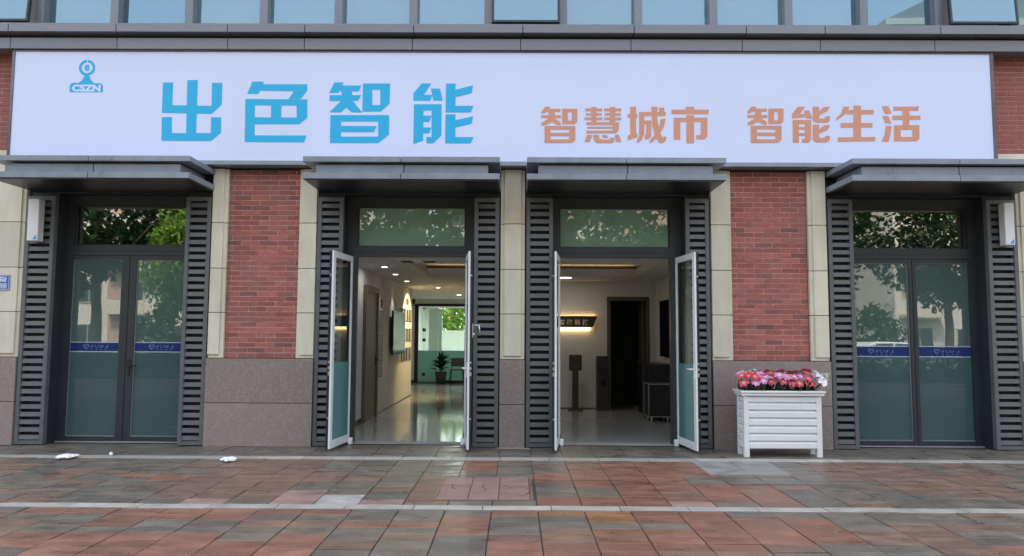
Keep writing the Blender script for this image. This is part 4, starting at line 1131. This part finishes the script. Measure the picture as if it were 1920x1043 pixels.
for b in ((T0 - 0.32, T0 - 0.30, U0, U1), (T1 + 0.30, T1 + 0.32, U0, U1), (T0, T1, U1 + 0.30, U1 + 0.32), (T0, T1, U0 - 0.32, U0 - 0.30)):
    add_box(bm, *b, 2.801, 2.815)
tag(obj('cove_light', bm, M['lampcove']), 'warm strip light hidden round the raised ceiling', 'light')
struct('skirting', [(-2.62, -2.608, 0.51, 2.55, 0.0125, 0.10), (-2.62, -2.608, 3.80, 8.6, 0.0125, 0.03), (-3.5, -3.21, 13.488, 13.5, 0.0125, 0.10), (-0.33, 1.90, 5.388, 5.40, 0.0125, 0.03)], M['skirt'], 'dark skirting board')

def area_lamp(parent, x, y, z, power, col, size=0.14, spot=None, target=None):
    if spot:
        d = bpy.data.lights.new('lamp', 'SPOT'); d.spot_size = spot; d.spot_blend = 0.6; d.shadow_soft_size = 0.03
    else:
        d = bpy.data.lights.new('lamp', 'AREA'); d.shape = 'DISK'; d.size = size
    d.energy = power; d.color = col
    o = bpy.data.objects.new('lamp', d); C.objects.link(o); o.parent = parent
    o.location = (x, y, z)
    if target:
        o.rotation_euler = (Vector(target) - Vector((x, y, z))).to_track_quat('-Z', 'Y').to_euler()
    return o
def downlight(x, y, r, power, col, lab, spot=None, target=None):
    e = empty('downlight', (x, y, 2.66))
    tag(e, lab, 'ceiling light', 'round ceiling lights in the shop')
    bm = bmesh.new(); add_cyl(bm, (0, 0, 0), (0, 0, -0.008), r * 1.18, seg=24)
    obj('rim', bm, M['white'], e)
    bm = bmesh.new(); add_cyl(bm, (0, 0, -0.0085), (0, 0, -0.011), r, seg=24)
    obj('lens', bm, M['lampwhite'], e)
    area_lamp(e, 0, 0, -0.03, power, col, r * 2, spot, target)
downlight(0.96, 4.45, 0.14, 1.2, (1, 0.93, 0.82), 'bright round ceiling light above the glowing wall sign')
downlight(-2.22, 2.35, 0.05, 0.8, (1, 0.97, 0.92), 'small ceiling spotlight nearest the left open door')
downlight(-2.28, 3.85, 0.05, 3.5, (1, 0.95, 0.88), 'small ceiling spotlight above the wooden inner door', rad(60), (-0.28, 0.3, -1))
downlight(-2.32, 5.6, 0.05, 4, (1, 0.95, 0.88), 'small ceiling spotlight above the wall screen', rad(60), (-0.25, 0.0, -1))
downlight(-1.87, 7.7, 0.05, 70, (1, 0.74, 0.36), 'warm ceiling spotlight above the framed pictures', rad(100), (-0.75, 0.1, -1.1))
downlight(-1.6, 10.8, 0.07, 6, (1, 0.9, 0.75), 'ceiling light before the glass partition')
downlight(-1.9, 15.5, 0.10, 40, (0.95, 1.0, 0.92), 'ceiling light in the office behind the glass')

vt = empty('ceiling_vent', (-1.52, 1.05, 2.66))
tag(vt, 'white slotted air vent in the ceiling inside the left doorway', 'vent')
vt.location = (-1.51, 1.30, 2.66)
bm = bmesh.new()
add_box(bm, -0.29, 0.29, -0.22, 0.22, -0.020, -0.0005)
obj('grille_frame', bm, M['white'], vt, 0.003)
for a, b in ((-0.265, -0.08), (0.08, 0.265)):
    boxobj('slot', (a, b, -0.17, 0.17, -0.0225, -0.0205), M['black'], vt)

# things along the left wall
dw = empty('inner_door', (-2.62, 3.2, 0.012))
tag(dw, 'grey brown wooden door in the left inner wall', 'door')
boxobj('leaf', (0.001, 0.035, -0.50, 0.50, 0.002, 2.26), M['wood'], dw)
bm = bmesh.new()
add_box(bm, 0.001, 0.06, -0.60, -0.501, 0, 2.36); add_box(bm, 0.001, 0.06, 0.501, 0.60, 0, 2.36); add_box(bm, 0.001, 0.0595, -0.501, 0.501, 2.262, 2.36)
obj('door_casing', bm, M['wood'], dw)
bm = bmesh.new(); add_box(bm, 0.035, 0.045, 0.40, 0.45, 0.93, 1.12); add_cyl(bm, (0.04, 0.425, 1.04), (0.09, 0.425, 1.04), 0.012); add_cyl(bm, (0.09, 0.43, 1.04), (0.09, 0.30, 1.04), 0.011)
obj('handle', bm, M['black'], dw)
wt = empty('wall_lettering', (-2.62, 4.3, 0.7))
tag(wt, 'tall column of small raised lettering beside the wooden door', 'lettering')
bm = bmesh.new(); rnd = random.Random(3)
for i in range(38):
    for j in range(9):
        if rnd.random() < 0.8:
            y = -0.26 + j * 0.058; z = 0.0 + i * 0.034
            add_box(bm, 0.001, 0.008, y, y + 0.04, z, z + 0.016)
tag(obj('characters', bm, M['skirt'], wt), None, None, None, 'stuff')
bm = bmesh.new()
for k in range(7):
    a = 2 * PI * k / 7
    add_cyl(bm, (0.006, 0.0, 1.42), (0.006, 0.10 * math.cos(a), 1.42 + 0.10 * math.sin(a)), 0.022, 0.008, 6)
obj('emblem', bm, M['skirt'], wt)
def wall_screen(name, x, y0, y1, z0, z1, s, lab):
    e = empty(name, (x, (y0 + y1) / 2, z0)); tag(e, lab, 'screen')
    h = (y1 - y0) / 2
    a, b = sorted((s * 0.05, s * 0.095))
    bm = bmesh.new(); add_box(bm, a, b, -h, h, 0, z1 - z0); obj('panel', bm, M['screen'], e, 0.004)
    a, b = sorted((s * 0.001, s * 0.049))
    boxobj('mount', (a, b, -h * 0.4, h * 0.4, 0.2, (z1 - z0) - 0.2), M['black'], e)
wall_screen('wall_screen', -2.62, 5.25, 6.85, 1.10, 2.02, 1, 'black flat screen hung on the left inner wall')
wall_screen('wall_screen', 2.93, 2.9, 4.5, 1.12, 2.20, -1, 'large black flat screen hung on the right inner wall')
bm = bmesh.new(); add_box(bm, 0.001, 0.02, -0.14, 0.14, 0, 0.30)
fr_me = mesh_of('frame', bm, M['skirt'], 0.003)
bm = bmesh.new(); add_box(bm, 0.0205, 0.022, -0.12, 0.12, 0.02, 0.28)
ph_me = mesh_of('print', bm, M['photo'])
rown = ('top', 'middle', 'bottom'); coln = ('first', 'second', 'third', 'fourth')
for r in range(3):
    for k in range(4):
        e = empty('picture_frame', (-2.62, 7.02 + 0.42 * k, 1.83 - 0.46 * r))
        tag(e, '%s framed print from the screen in the %s row on the warm lit wall' % (coln[k], rown[r]), 'picture', 'framed prints on the warm lit wall')
        link('frame', fr_me, e); link('print', ph_me, e)
ch = text_obj('wall_characters', '荣誉', 0.15, M['skirt'], None, 0, 0, 0, 0.42, 0.14)
bpy.data.objects.remove(ch)
bm = bmesh.new(); add_box(bm, 0.001, 0.012, -0.2, -0.02, 0, 0.15); add_box(bm, 0.001, 0.012, 0.02, 0.2, 0, 0.15)
tag(obj('wall_plaque', bm, M['skirt'], loc=(-2.62, 7.75, 2.24)), 'small dark plaque above the framed prints', 'plaque')

# glass partition, chair and plant at the end of the corridor
gp = empty('glass_partition', (-1.93, 13.5, 0.012))
tag(gp, 'black framed glass partition at the end of the corridor', 'partition')
bm = bmesh.new()
add_box(bm, -1.28, -1.16, -0.03, 0.05, 0, 2.50); add_box(bm, -1.16, 1.47, -0.03, 0.05, 2.42, 2.505); add_box(bm, -1.16, 1.47, -0.029, 0.049, 0, 0.08)
obj('frame', bm, M['black'], gp)
boxobj('fixed_pane', (-0.52, 1.47, 0.0, 0.012, 1.02, 2.419), M['partglass'], gp)
boxobj('frosted_pane', (-0.52, 1.47, 0.0, 0.012, 0.081, 1.019), M['partfilm'], gp)
gd = boxobj('glass_door', (-1.15, -0.53, -0.06, -0.048, 1.02, 2.40), M['partglass'], gp)
boxobj('door_film', (-1.15, -0.53, -0.06, -0.048, 0.02, 1.019), M['partfilm'], gp)
bm = bmesh.new()
for z in (0.22, 1.30, 1.62, 2.34):
    add_box(bm, -1.02, -0.92, -0.08, -0.061, z, z + 0.10 if z < 2 else z + 0.03)
obj('fittings', bm, M['black'], gp)
boxobj('office_panel', (-1.0, -0.55, 1.4, 1.44, 0.0, 2.4), M['wall'], gp)
ct = empty('chair', (-1.80, 12.85, 0.012))
tag(ct, 'dark chair standing before the glass partition', 'chair')
bm = bmesh.new(); add_box(bm, -0.21, 0.21, -0.20, 0.20, 0.43, 0.455); obj('seat', bm, M['skirt'], ct, 0.01)
bm = bmesh.new(); add_box(bm, -0.20, 0.20, 0.19, 0.215, 0.54, 0.80); obj('backrest', bm, M['skirt'], ct, 0.01)
for sx in (-1, 1):
    for sy in (-1, 1):
        bm = bmesh.new(); add_cyl(bm, (sx * 0.18, sy * 0.17, 0.43), (sx * 0.22, sy * 0.22, 0.0), 0.013, seg=8)
        if sy > 0: add_cyl(bm, (sx * 0.18, 0.18, 0.43), (sx * 0.18, 0.20, 0.75), 0.012, seg=8)
        obj('leg', bm, M['black'], ct)
pp = empty('potted_plant', (-2.30, 12.9, 0.012))
tag(pp, 'dark leafy potted plant before the glass partition', 'plant')
bm = bmesh.new(); add_cyl(bm, (0, 0, 0), (0, 0, 0.38), 0.13, 0.18, 16); obj('pot', bm, M['black'], pp)
bm = bmesh.new(); rnd = random.Random(8)
for k in range(46):
    a = rnd.uniform(0, 2 * PI); L = rnd.uniform(0.25, 0.5); t = rnd.uniform(0.2, 1.2)
    p0 = Vector((0, 0, 0.38 + rnd.uniform(0, 0.35)))
    d = Vector((math.cos(a) * math.sin(t), math.sin(a) * math.sin(t), math.cos(t)))
    s = Vector((-math.sin(a), math.cos(a), 0)) * 0.05
    m_ = p0 + d * L * 0.5; e_ = p0 + d * L + Vector((0, 0, -0.06))
    bm.faces.new([bm.verts.new(v) for v in (p0, m_ + s, e_, m_ - s)])
obj('foliage', bm, M['plantleaf'], pp)

# showroom on the right
ws = empty('glowing_wall_sign', (1.05, 5.40, 1.70))
tag(ws, 'dark back lit wall sign with warm glow and four pale characters', 'sign')
bm = bmesh.new(); add_prism(bm, [(-1.0, 0.0), (0.56, 0.0), (0.645, 0.205), (-1.08, 0.205)], 'y', -0.10, -0.045)
obj('board', bm, M['blackbox'], ws)
bm = bmesh.new(); add_prism(bm, [(-1.08, 0.2055), (0.645, 0.2055), (0.65, 0.225), (-1.09, 0.225)], 'y', -0.102, -0.045); add_prism(bm, [(-1.0, -0.012), (0.555, -0.012), (0.56, -0.0005), (-1.0, -0.0005)], 'y', -0.102, -0.045)
obj('edge_trim', bm, M['maroon'], ws)
bm = bmesh.new(); add_box(bm, -1.0, 0.62, -0.040, -0.030, 0.195, 0.205); add_box(bm, -0.95, 0.53, -0.040, -0.030, 0.0, 0.010)
obj('led_strip', bm, M['lampwarm'], ws)
boxobj('spine', (-0.9, 0.5, -0.0445, -0.001, 0.06, 0.15), M['black'], ws)
bm = bmesh.new(); add_box(bm, -0.9, 0.50, -0.055, -0.050, -0.075, -0.0125)
obj('lower_light_panel', bm, emis('lit panel', (1.0, 0.72, 0.30), 1.6), ws)
for k, chh in enumerate('智能科技'):
    text_obj('character', chh, 0.12, M['signletter'], ws, -0.150 + 0.163 * k, -0.103, 0.035, 0.118, 0.118, 0.002, 0.003)
sp = empty('stand_speaker', (1.22, 5.05, 0.012))
tag(sp, 'black loudspeaker on a slim stand against the showroom wall', 'speaker')
bm = bmesh.new(); add_box(bm, -0.125, 0.125, -0.10, 0.10, 0.80, 1.115); obj('cabinet', bm, M['blackbox'], sp, 0.008)
boxobj('post', (-0.06, 0.06, -0.05, 0.05, 0.0255, 0.799), M['blackbox'], sp)
boxobj('foot', (-0.14, 0.14, -0.12, 0.12, 0.0, 0.025), M['blackbox'], sp)
bm = bmesh.new(); add_cyl(bm, (0, -0.1005, 0.90), (0, -0.104, 0.90), 0.075, seg=20); add_cyl(bm, (0, -0.1005, 1.03), (0, -0.104, 1.03), 0.035, seg=16)
obj('driver', bm, M['screen'], sp)
sp = empty('floor_speaker', (1.77, 5.05, 0.012))
tag(sp, 'tall black floor standing loudspeaker beside the inner doorway', 'speaker')
bm = bmesh.new(); add_box(bm, -0.12, 0.12, -0.13, 0.13, 0.0, 1.09); obj('cabinet', bm, M['blackbox'], sp, 0.006)
bm = bmesh.new()
for z in (0.55, 0.78, 0.97): add_cyl(bm, (0, -0.1305, z), (0, -0.134, z), 0.07 if z < 0.9 else 0.035, seg=18)
obj('driver', bm, M['screen'], sp)
df = empty('inner_doorway', (2.355, 5.40, 0.012))
tag(df, 'wooden casing round the dark inner doorway of the showroom', 'door frame')
bm = bmesh.new(); add_box(bm, -0.445, -0.37, -0.015, 0.13, 0, 2.32); add_box(bm, 0.37, 0.445, -0.015, 0.13, 0, 2.32); add_box(bm, -0.37, 0.37, -0.0145, 0.129, 2.235, 2.32)
obj('casing', bm, M['wood'], df)
bm = bmesh.new(); add_box(bm, 0.31, 0.35, 0.13, 0.85, 0.01, 2.23); obj('open_leaf', bm, M['wood'], df)
cb = empty('audio_cabinet', (2.68, 4.25, 0.012))
tag(cb, 'low black cabinet along the right inner wall', 'cabinet')
bm = bmesh.new(); add_box(bm, -0.22, 0.24, -0.62, 0.62, 0, 0.98); obj('body', bm, M['blackbox'], cb, 0.006)
bm = bmesh.new(); add_box(bm, -0.224, -0.2205, -0.003, 0.003, 0.05, 0.93); obj('door_gap', bm, M['steel'], cb)
fc = empty('flight_case', (2.54, 3.25, 0.012))
tag(fc, 'black flight case with metal edges on castors', 'case')
boxobj('body', (-0.20, 0.20, -0.24, 0.24, 0.09, 0.66), M['blackbox'], fc)
bm = bmesh.new()
for x in (-0.204, 0.19):
    for y in (-0.244, 0.23): add_box(bm, x, x + 0.014, y, y + 0.014, 0.085, 0.665)
for z in (0.085, 0.651):
    for y in (-0.244, 0.23): add_box(bm, -0.19, 0.19, y + 0.001, y + 0.013, z, z + 0.014)
    for x in (-0.204, 0.19): add_box(bm, x + 0.001, x + 0.013, -0.23, 0.23, z, z + 0.014)
obj('edge_rails', bm, M['steel'], fc)
for sx in (-1, 1):
    for sy in (-1, 1):
        bm = bmesh.new(); add_cyl(bm, (sx * 0.14 - 0.014, sy * 0.17, 0.04), (sx * 0.14 + 0.014, sy * 0.17, 0.04), 0.04, seg=14); add_box(bm, sx * 0.14 - 0.02, sx * 0.14 + 0.02, sy * 0.17 - 0.015, sy * 0.17 + 0.015, 0.06, 0.089)
        obj('castor', bm, M['steel'], fc)

# closed units either side: plain dim rooms
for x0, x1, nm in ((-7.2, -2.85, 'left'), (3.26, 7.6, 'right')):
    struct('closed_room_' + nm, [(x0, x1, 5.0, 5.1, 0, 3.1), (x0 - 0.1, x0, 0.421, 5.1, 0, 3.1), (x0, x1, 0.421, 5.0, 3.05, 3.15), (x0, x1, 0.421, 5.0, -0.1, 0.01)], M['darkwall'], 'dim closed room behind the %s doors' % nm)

# ------------------------------------------------------------------ across the street (mirrored in the glass)
def crown_mesh(name, m, rx, rz, cz, clumps, per, leaf, seed, droop=0.0):
    rng = np.random.default_rng(seed)
    d = rng.normal(size=(clumps, 3)); d /= np.linalg.norm(d, axis=1)[:, None]
    r = rng.uniform(0.35, 1.0, clumps) ** 0.6
    cc = d * r[:, None] * np.array([rx, rx, rz]) + np.array([0, 0, cz])
    cr = rng.uniform(0.10, 0.2, clumps) * (rx + rz)
    n = clumps * per
    k = np.repeat(np.arange(clumps), per)
    o = rng.normal(size=(n, 3)); o /= np.linalg.norm(o, axis=1)[:, None]
    p = cc[k] + o * (rng.uniform(0.3, 1, n) ** 0.5 * cr[k])[:, None]
    a = rng.normal(size=(n, 3)); a /= np.linalg.norm(a, axis=1)[:, None]
    b = np.cross(a, rng.normal(size=(n, 3))); b /= np.linalg.norm(b, axis=1)[:, None]
    s = leaf * rng.uniform(0.6, 1.3, n)
    v = np.empty((n, 4, 3))
    v[:, 0] = p - a * s[:, None]
    v[:, 1] = p + b * (s * 0.55)[:, None]
    v[:, 2] = p + a * s[:, None]
    v[:, 3] = p - b * (s * 0.55)[:, None]
    me = bpy.data.meshes.new(name)
    me.from_pydata(v.reshape(-1, 3).tolist(), [], np.arange(n * 4).reshape(-1, 4).tolist())
    me.materials.append(m)
    return me, cc
def tree(kind, x, y, h, crown, label, seed, m='bark'):
    rnd = random.Random(seed)
    e = empty(kind, (x, y, -0.03)); tag(e, label, 'tree', 'trees across the street')
    me, cc = crown
    s = h / 10.0
    bm = bmesh.new()
    pts = [Vector((0, 0, 0)), Vector((0.08, 0.05, 2.2)), Vector((-0.05, 0.1, 4.5)), Vector((0.05, 0, 7.5))]
    rads = [0.24, 0.19, 0.14, 0.05]
    for i in range(3): add_cyl(bm, pts[i], pts[i + 1], rads[i], rads[i + 1], 10)
    for k in range(10):
        c = cc[rnd.randrange(len(cc))]
        st = pts[1].lerp(pts[3], rnd.uniform(0.05, 0.8))
        add_cyl(bm, st, Vector(c), 0.07, 0.02, 6)
    t = obj('trunk', bm, M['bark'], e); t.scale = (s, s, s)
    c = link('crown', me, e, rot=(0, 0, rnd.uniform(0, 6))); c.scale = (s, s, s)
CR = {'dark': crown_mesh('crown', M['leaf_dark'], 3.1, 3.0, 6.4, 46, 100, 0.17, 1), 'mid': crown_mesh('crown', M['leaf_mid'], 2.8, 3.2, 6.2, 64, 110, 0.16, 2),
      'lime': crown_mesh('crown', M['leaf_lime'], 2.4, 2.8, 5.9, 60, 110, 0.15, 3)}
TREES = (('dark', -19.5, -23.5, 11.5, 'dark leaved tree across the street, farthest left'), ('lime', -14.6, -22.5, 8.4, 'lime green tree across the street near the left end'),
         ('mid', -10.2, -22.3, 8.2, 'mid green tree across the street left of the shop doors'), ('dark', -5.4, -21.9, 10.5, 'dark tree across the street facing the left open door'),
         ('lime', -1.8, -26.0, 7.2, 'small lime tree across the street facing the narrow pier'), ('dark', 3.6, -22.3, 10.6, 'dark tree across the street facing the right open door'),
         ('mid', 8.4, -29.0, 8.0, 'mid green tree across the street right of the doors'), ('dark', 13.4, -22.8, 9.8, 'dark tree across the street facing the right closed doors'),
         ('dark', 19.6, -23.0, 9.4, 'dark tree across the street near the right end'), ('mid', 26.0, -25.0, 10.0, 'mid green tree across the street, farthest right'),
         ('mid', -26.0, -28.0, 10.0, 'mid green tree beyond the far left end of the street'))
for i, (k, x, y, h, lab) in enumerate(TREES):
    tree('street_tree', x, y, h, CR[k], lab, i + 3)
hd, _ = crown_mesh('hedge', M['leaf_mid'], 1.0, 1.0, 0.0, 1, 1, 0.1, 5)
rng = np.random.default_rng(9)
n = 14000
p = np.stack([rng.uniform(-32, 32, n), rng.uniform(-14.9, -14.0, n), -0.10 + rng.uniform(0, 1.0, n)], 1)
a = rng.normal(size=(n, 3)); a /= np.linalg.norm(a, axis=1)[:, None]
b = np.cross(a, rng.normal(size=(n, 3))); b /= np.linalg.norm(b, axis=1)[:, None]
v = np.stack([p - a * 0.11, p + b * 0.06, p + a * 0.11, p - b * 0.06], 1)
me = bpy.data.meshes.new('hedge'); me.from_pydata(v.reshape(-1, 3).tolist(), [], np.arange(n * 4).reshape(-1, 4).tolist()); me.materials.append(M['leaf_mid'])
tag(link('hedge', me), 'low clipped hedge along the near side of the street', 'hedge', None, 'stuff')
bs = crown_mesh('crown', M['leaf_mid'], 2.4, 1.7, 1.7, 44, 90, 0.13, 41)[0]
for i, (x, y, lab) in enumerate(((-16.5, -26.5, 'rounded shrub across the street behind the lime tree'), (-12.0, -27.0, 'rounded shrub across the street between lime and mid green trees'),
                                 (-7.5, -26.0, 'rounded shrub across the street beside the mid green tree'), (17.0, -27.0, 'rounded shrub across the street between the right dark trees'))):
    e = empty('shrub', (x, y, -0.05), None, 1.3 * i); tag(e, lab, 'shrub', 'shrubs across the street')
    link('foliage', bs, e)
# garden beyond the rear window
gm, gcc = crown_mesh('crown', M['leaf_lime'], 2.6, 2.0, 2.2, 60, 90, 0.12, 31)
e = empty('garden_shrub', (-2.0, 24.0, -0.6)); tag(e, 'bright green garden shrub seen through the rear window', 'shrub')
link('foliage', gm, e)
bm = bmesh.new()
for k in range(6): add_cyl(bm, (0.1 * k - 0.3, 0, 0), (gcc[k][0], gcc[k][1], gcc[k][2]), 0.05, 0.02, 6)
obj('stems', bm, M['bark'], e)

bm = bmesh.new(); add_box(bm, -0.85, 0.85, -0.04, 0.0, 0, 1.5)
wf_me = mesh_of('window', bm, M['facade_c'])
bm = bmesh.new(); add_box(bm, -0.78, -0.03, -0.06, -0.041, 0.07, 1.43); add_box(bm, 0.03, 0.78, -0.06, -0.041, 0.07, 1.43)
wp_me = mesh_of('pane', bm, M['winglass'])
def block(x, y, w_, floors, m, label, roof):
    e = empty('apartment_block', (x, y, -0.6)); tag(e, label, 'building', 'apartment blocks across the street')
    H = floors * (3.26 if roof else 3.0) + 0.8
    boxobj('wall', (0, w_, -12, 0, 0, H), m, e)
    bm = bmesh.new(); add_box(bm, w_ * 0.30, w_ * 0.30 + 1.1, 0.001, 0.35, 0, H); add_box(bm, w_ * 0.72, w_ * 0.72 + 1.1, 0.001, 0.35, 0, H)
    obj('pilaster', bm, M['facade_b'], e)
    boxobj('eaves', (-0.6, w_ + 0.6, -12.6, 0.7, H, H + 0.5), M['facade_c'], e)
    if roof:
        bm = bmesh.new(); add_prism(bm, [(-0.5, H + 0.501), (w_ + 0.5, H + 0.501), (w_ - 2.5, H + 2.0), (2.5, H + 2.0)], 'y', -12.4, 0.5)
        obj('roof', bm, M['kerb'], e)
    n = int(w_ // 3)
    for f in range(floors):
        for k in range(n):
            xx = w_ * (k + 0.5) / n
            o = link('window', wf_me, e, (xx, 0.0415, 0.8 + 3 * f + 0.5), (0, 0, PI))
            link('pane', wp_me, o)
    for f in range(1, floors):
        for k in range(0, n, 3):
            xx = w_ * (k + 0.5) / n
            bm = bmesh.new(); add_box(bm, xx - 1.4, xx + 1.4, 0.11, 1.1, 3 * f + 0.5, 3 * f + 0.65); add_box(bm, xx - 1.4, xx + 1.4, 1.02, 1.1, 3 * f + 0.651, 3 * f + 1.5)
            obj('balcony', bm, M['facade_c'], e)
block(-38, -42, 30, 6, M['facade_a'], 'beige apartment block across the street to the left', False)
block(-6, -46, 20, 6, M['facade_b'], 'pinkish apartment block across the street opposite the shop', False)
block(26, -40, 26, 7, M['facade_a'], 'taller beige apartment block across the street to the right', True)

# a parked car across the street
car = empty('parked_car', (15.6, -20.0, -0.13)); tag(car, 'white car parked across the street', 'car')
body = [(-2.2, 0.35), (2.2, 0.35), (2.25, 0.75), (2.0, 0.92), (1.1, 1.0), (0.35, 1.42), (-1.1, 1.46), (-1.9, 1.05), (-2.25, 0.95)]
bm = bmesh.new(); add_prism(bm, body, 'y', -0.85, 0.85); obj('body', bm, M['carpaint'], car, 0.05)
for s in (-1, 1):
    y0, y1 = sorted((s * 0.852, s * 0.862))
    bm = bmesh.new(); add_prism(bm, [(0.95, 1.0), (0.30, 1.35), (-0.35, 1.38), (-0.35, 1.0)], 'y', y0, y1); add_prism(bm, [(-0.45, 1.0), (-0.45, 1.38), (-1.05, 1.38), (-1.6, 1.02)], 'y', y0, y1)
    obj('side_window', bm, M['winglass'], car)
    for x in (-1.35, 1.4):
        bm = bmesh.new(); add_cyl(bm, (x, s * 0.66, 0.33), (x, s * 0.88, 0.33), 0.33, seg=24); wl = obj('wheel', bm, M['tyre'], car)
        bm = bmesh.new(); add_cyl(bm, (x, s * 0.881, 0.33), (x, s * 0.89, 0.33), 0.2, seg=18); obj('rim', bm, M['steel'], wl)
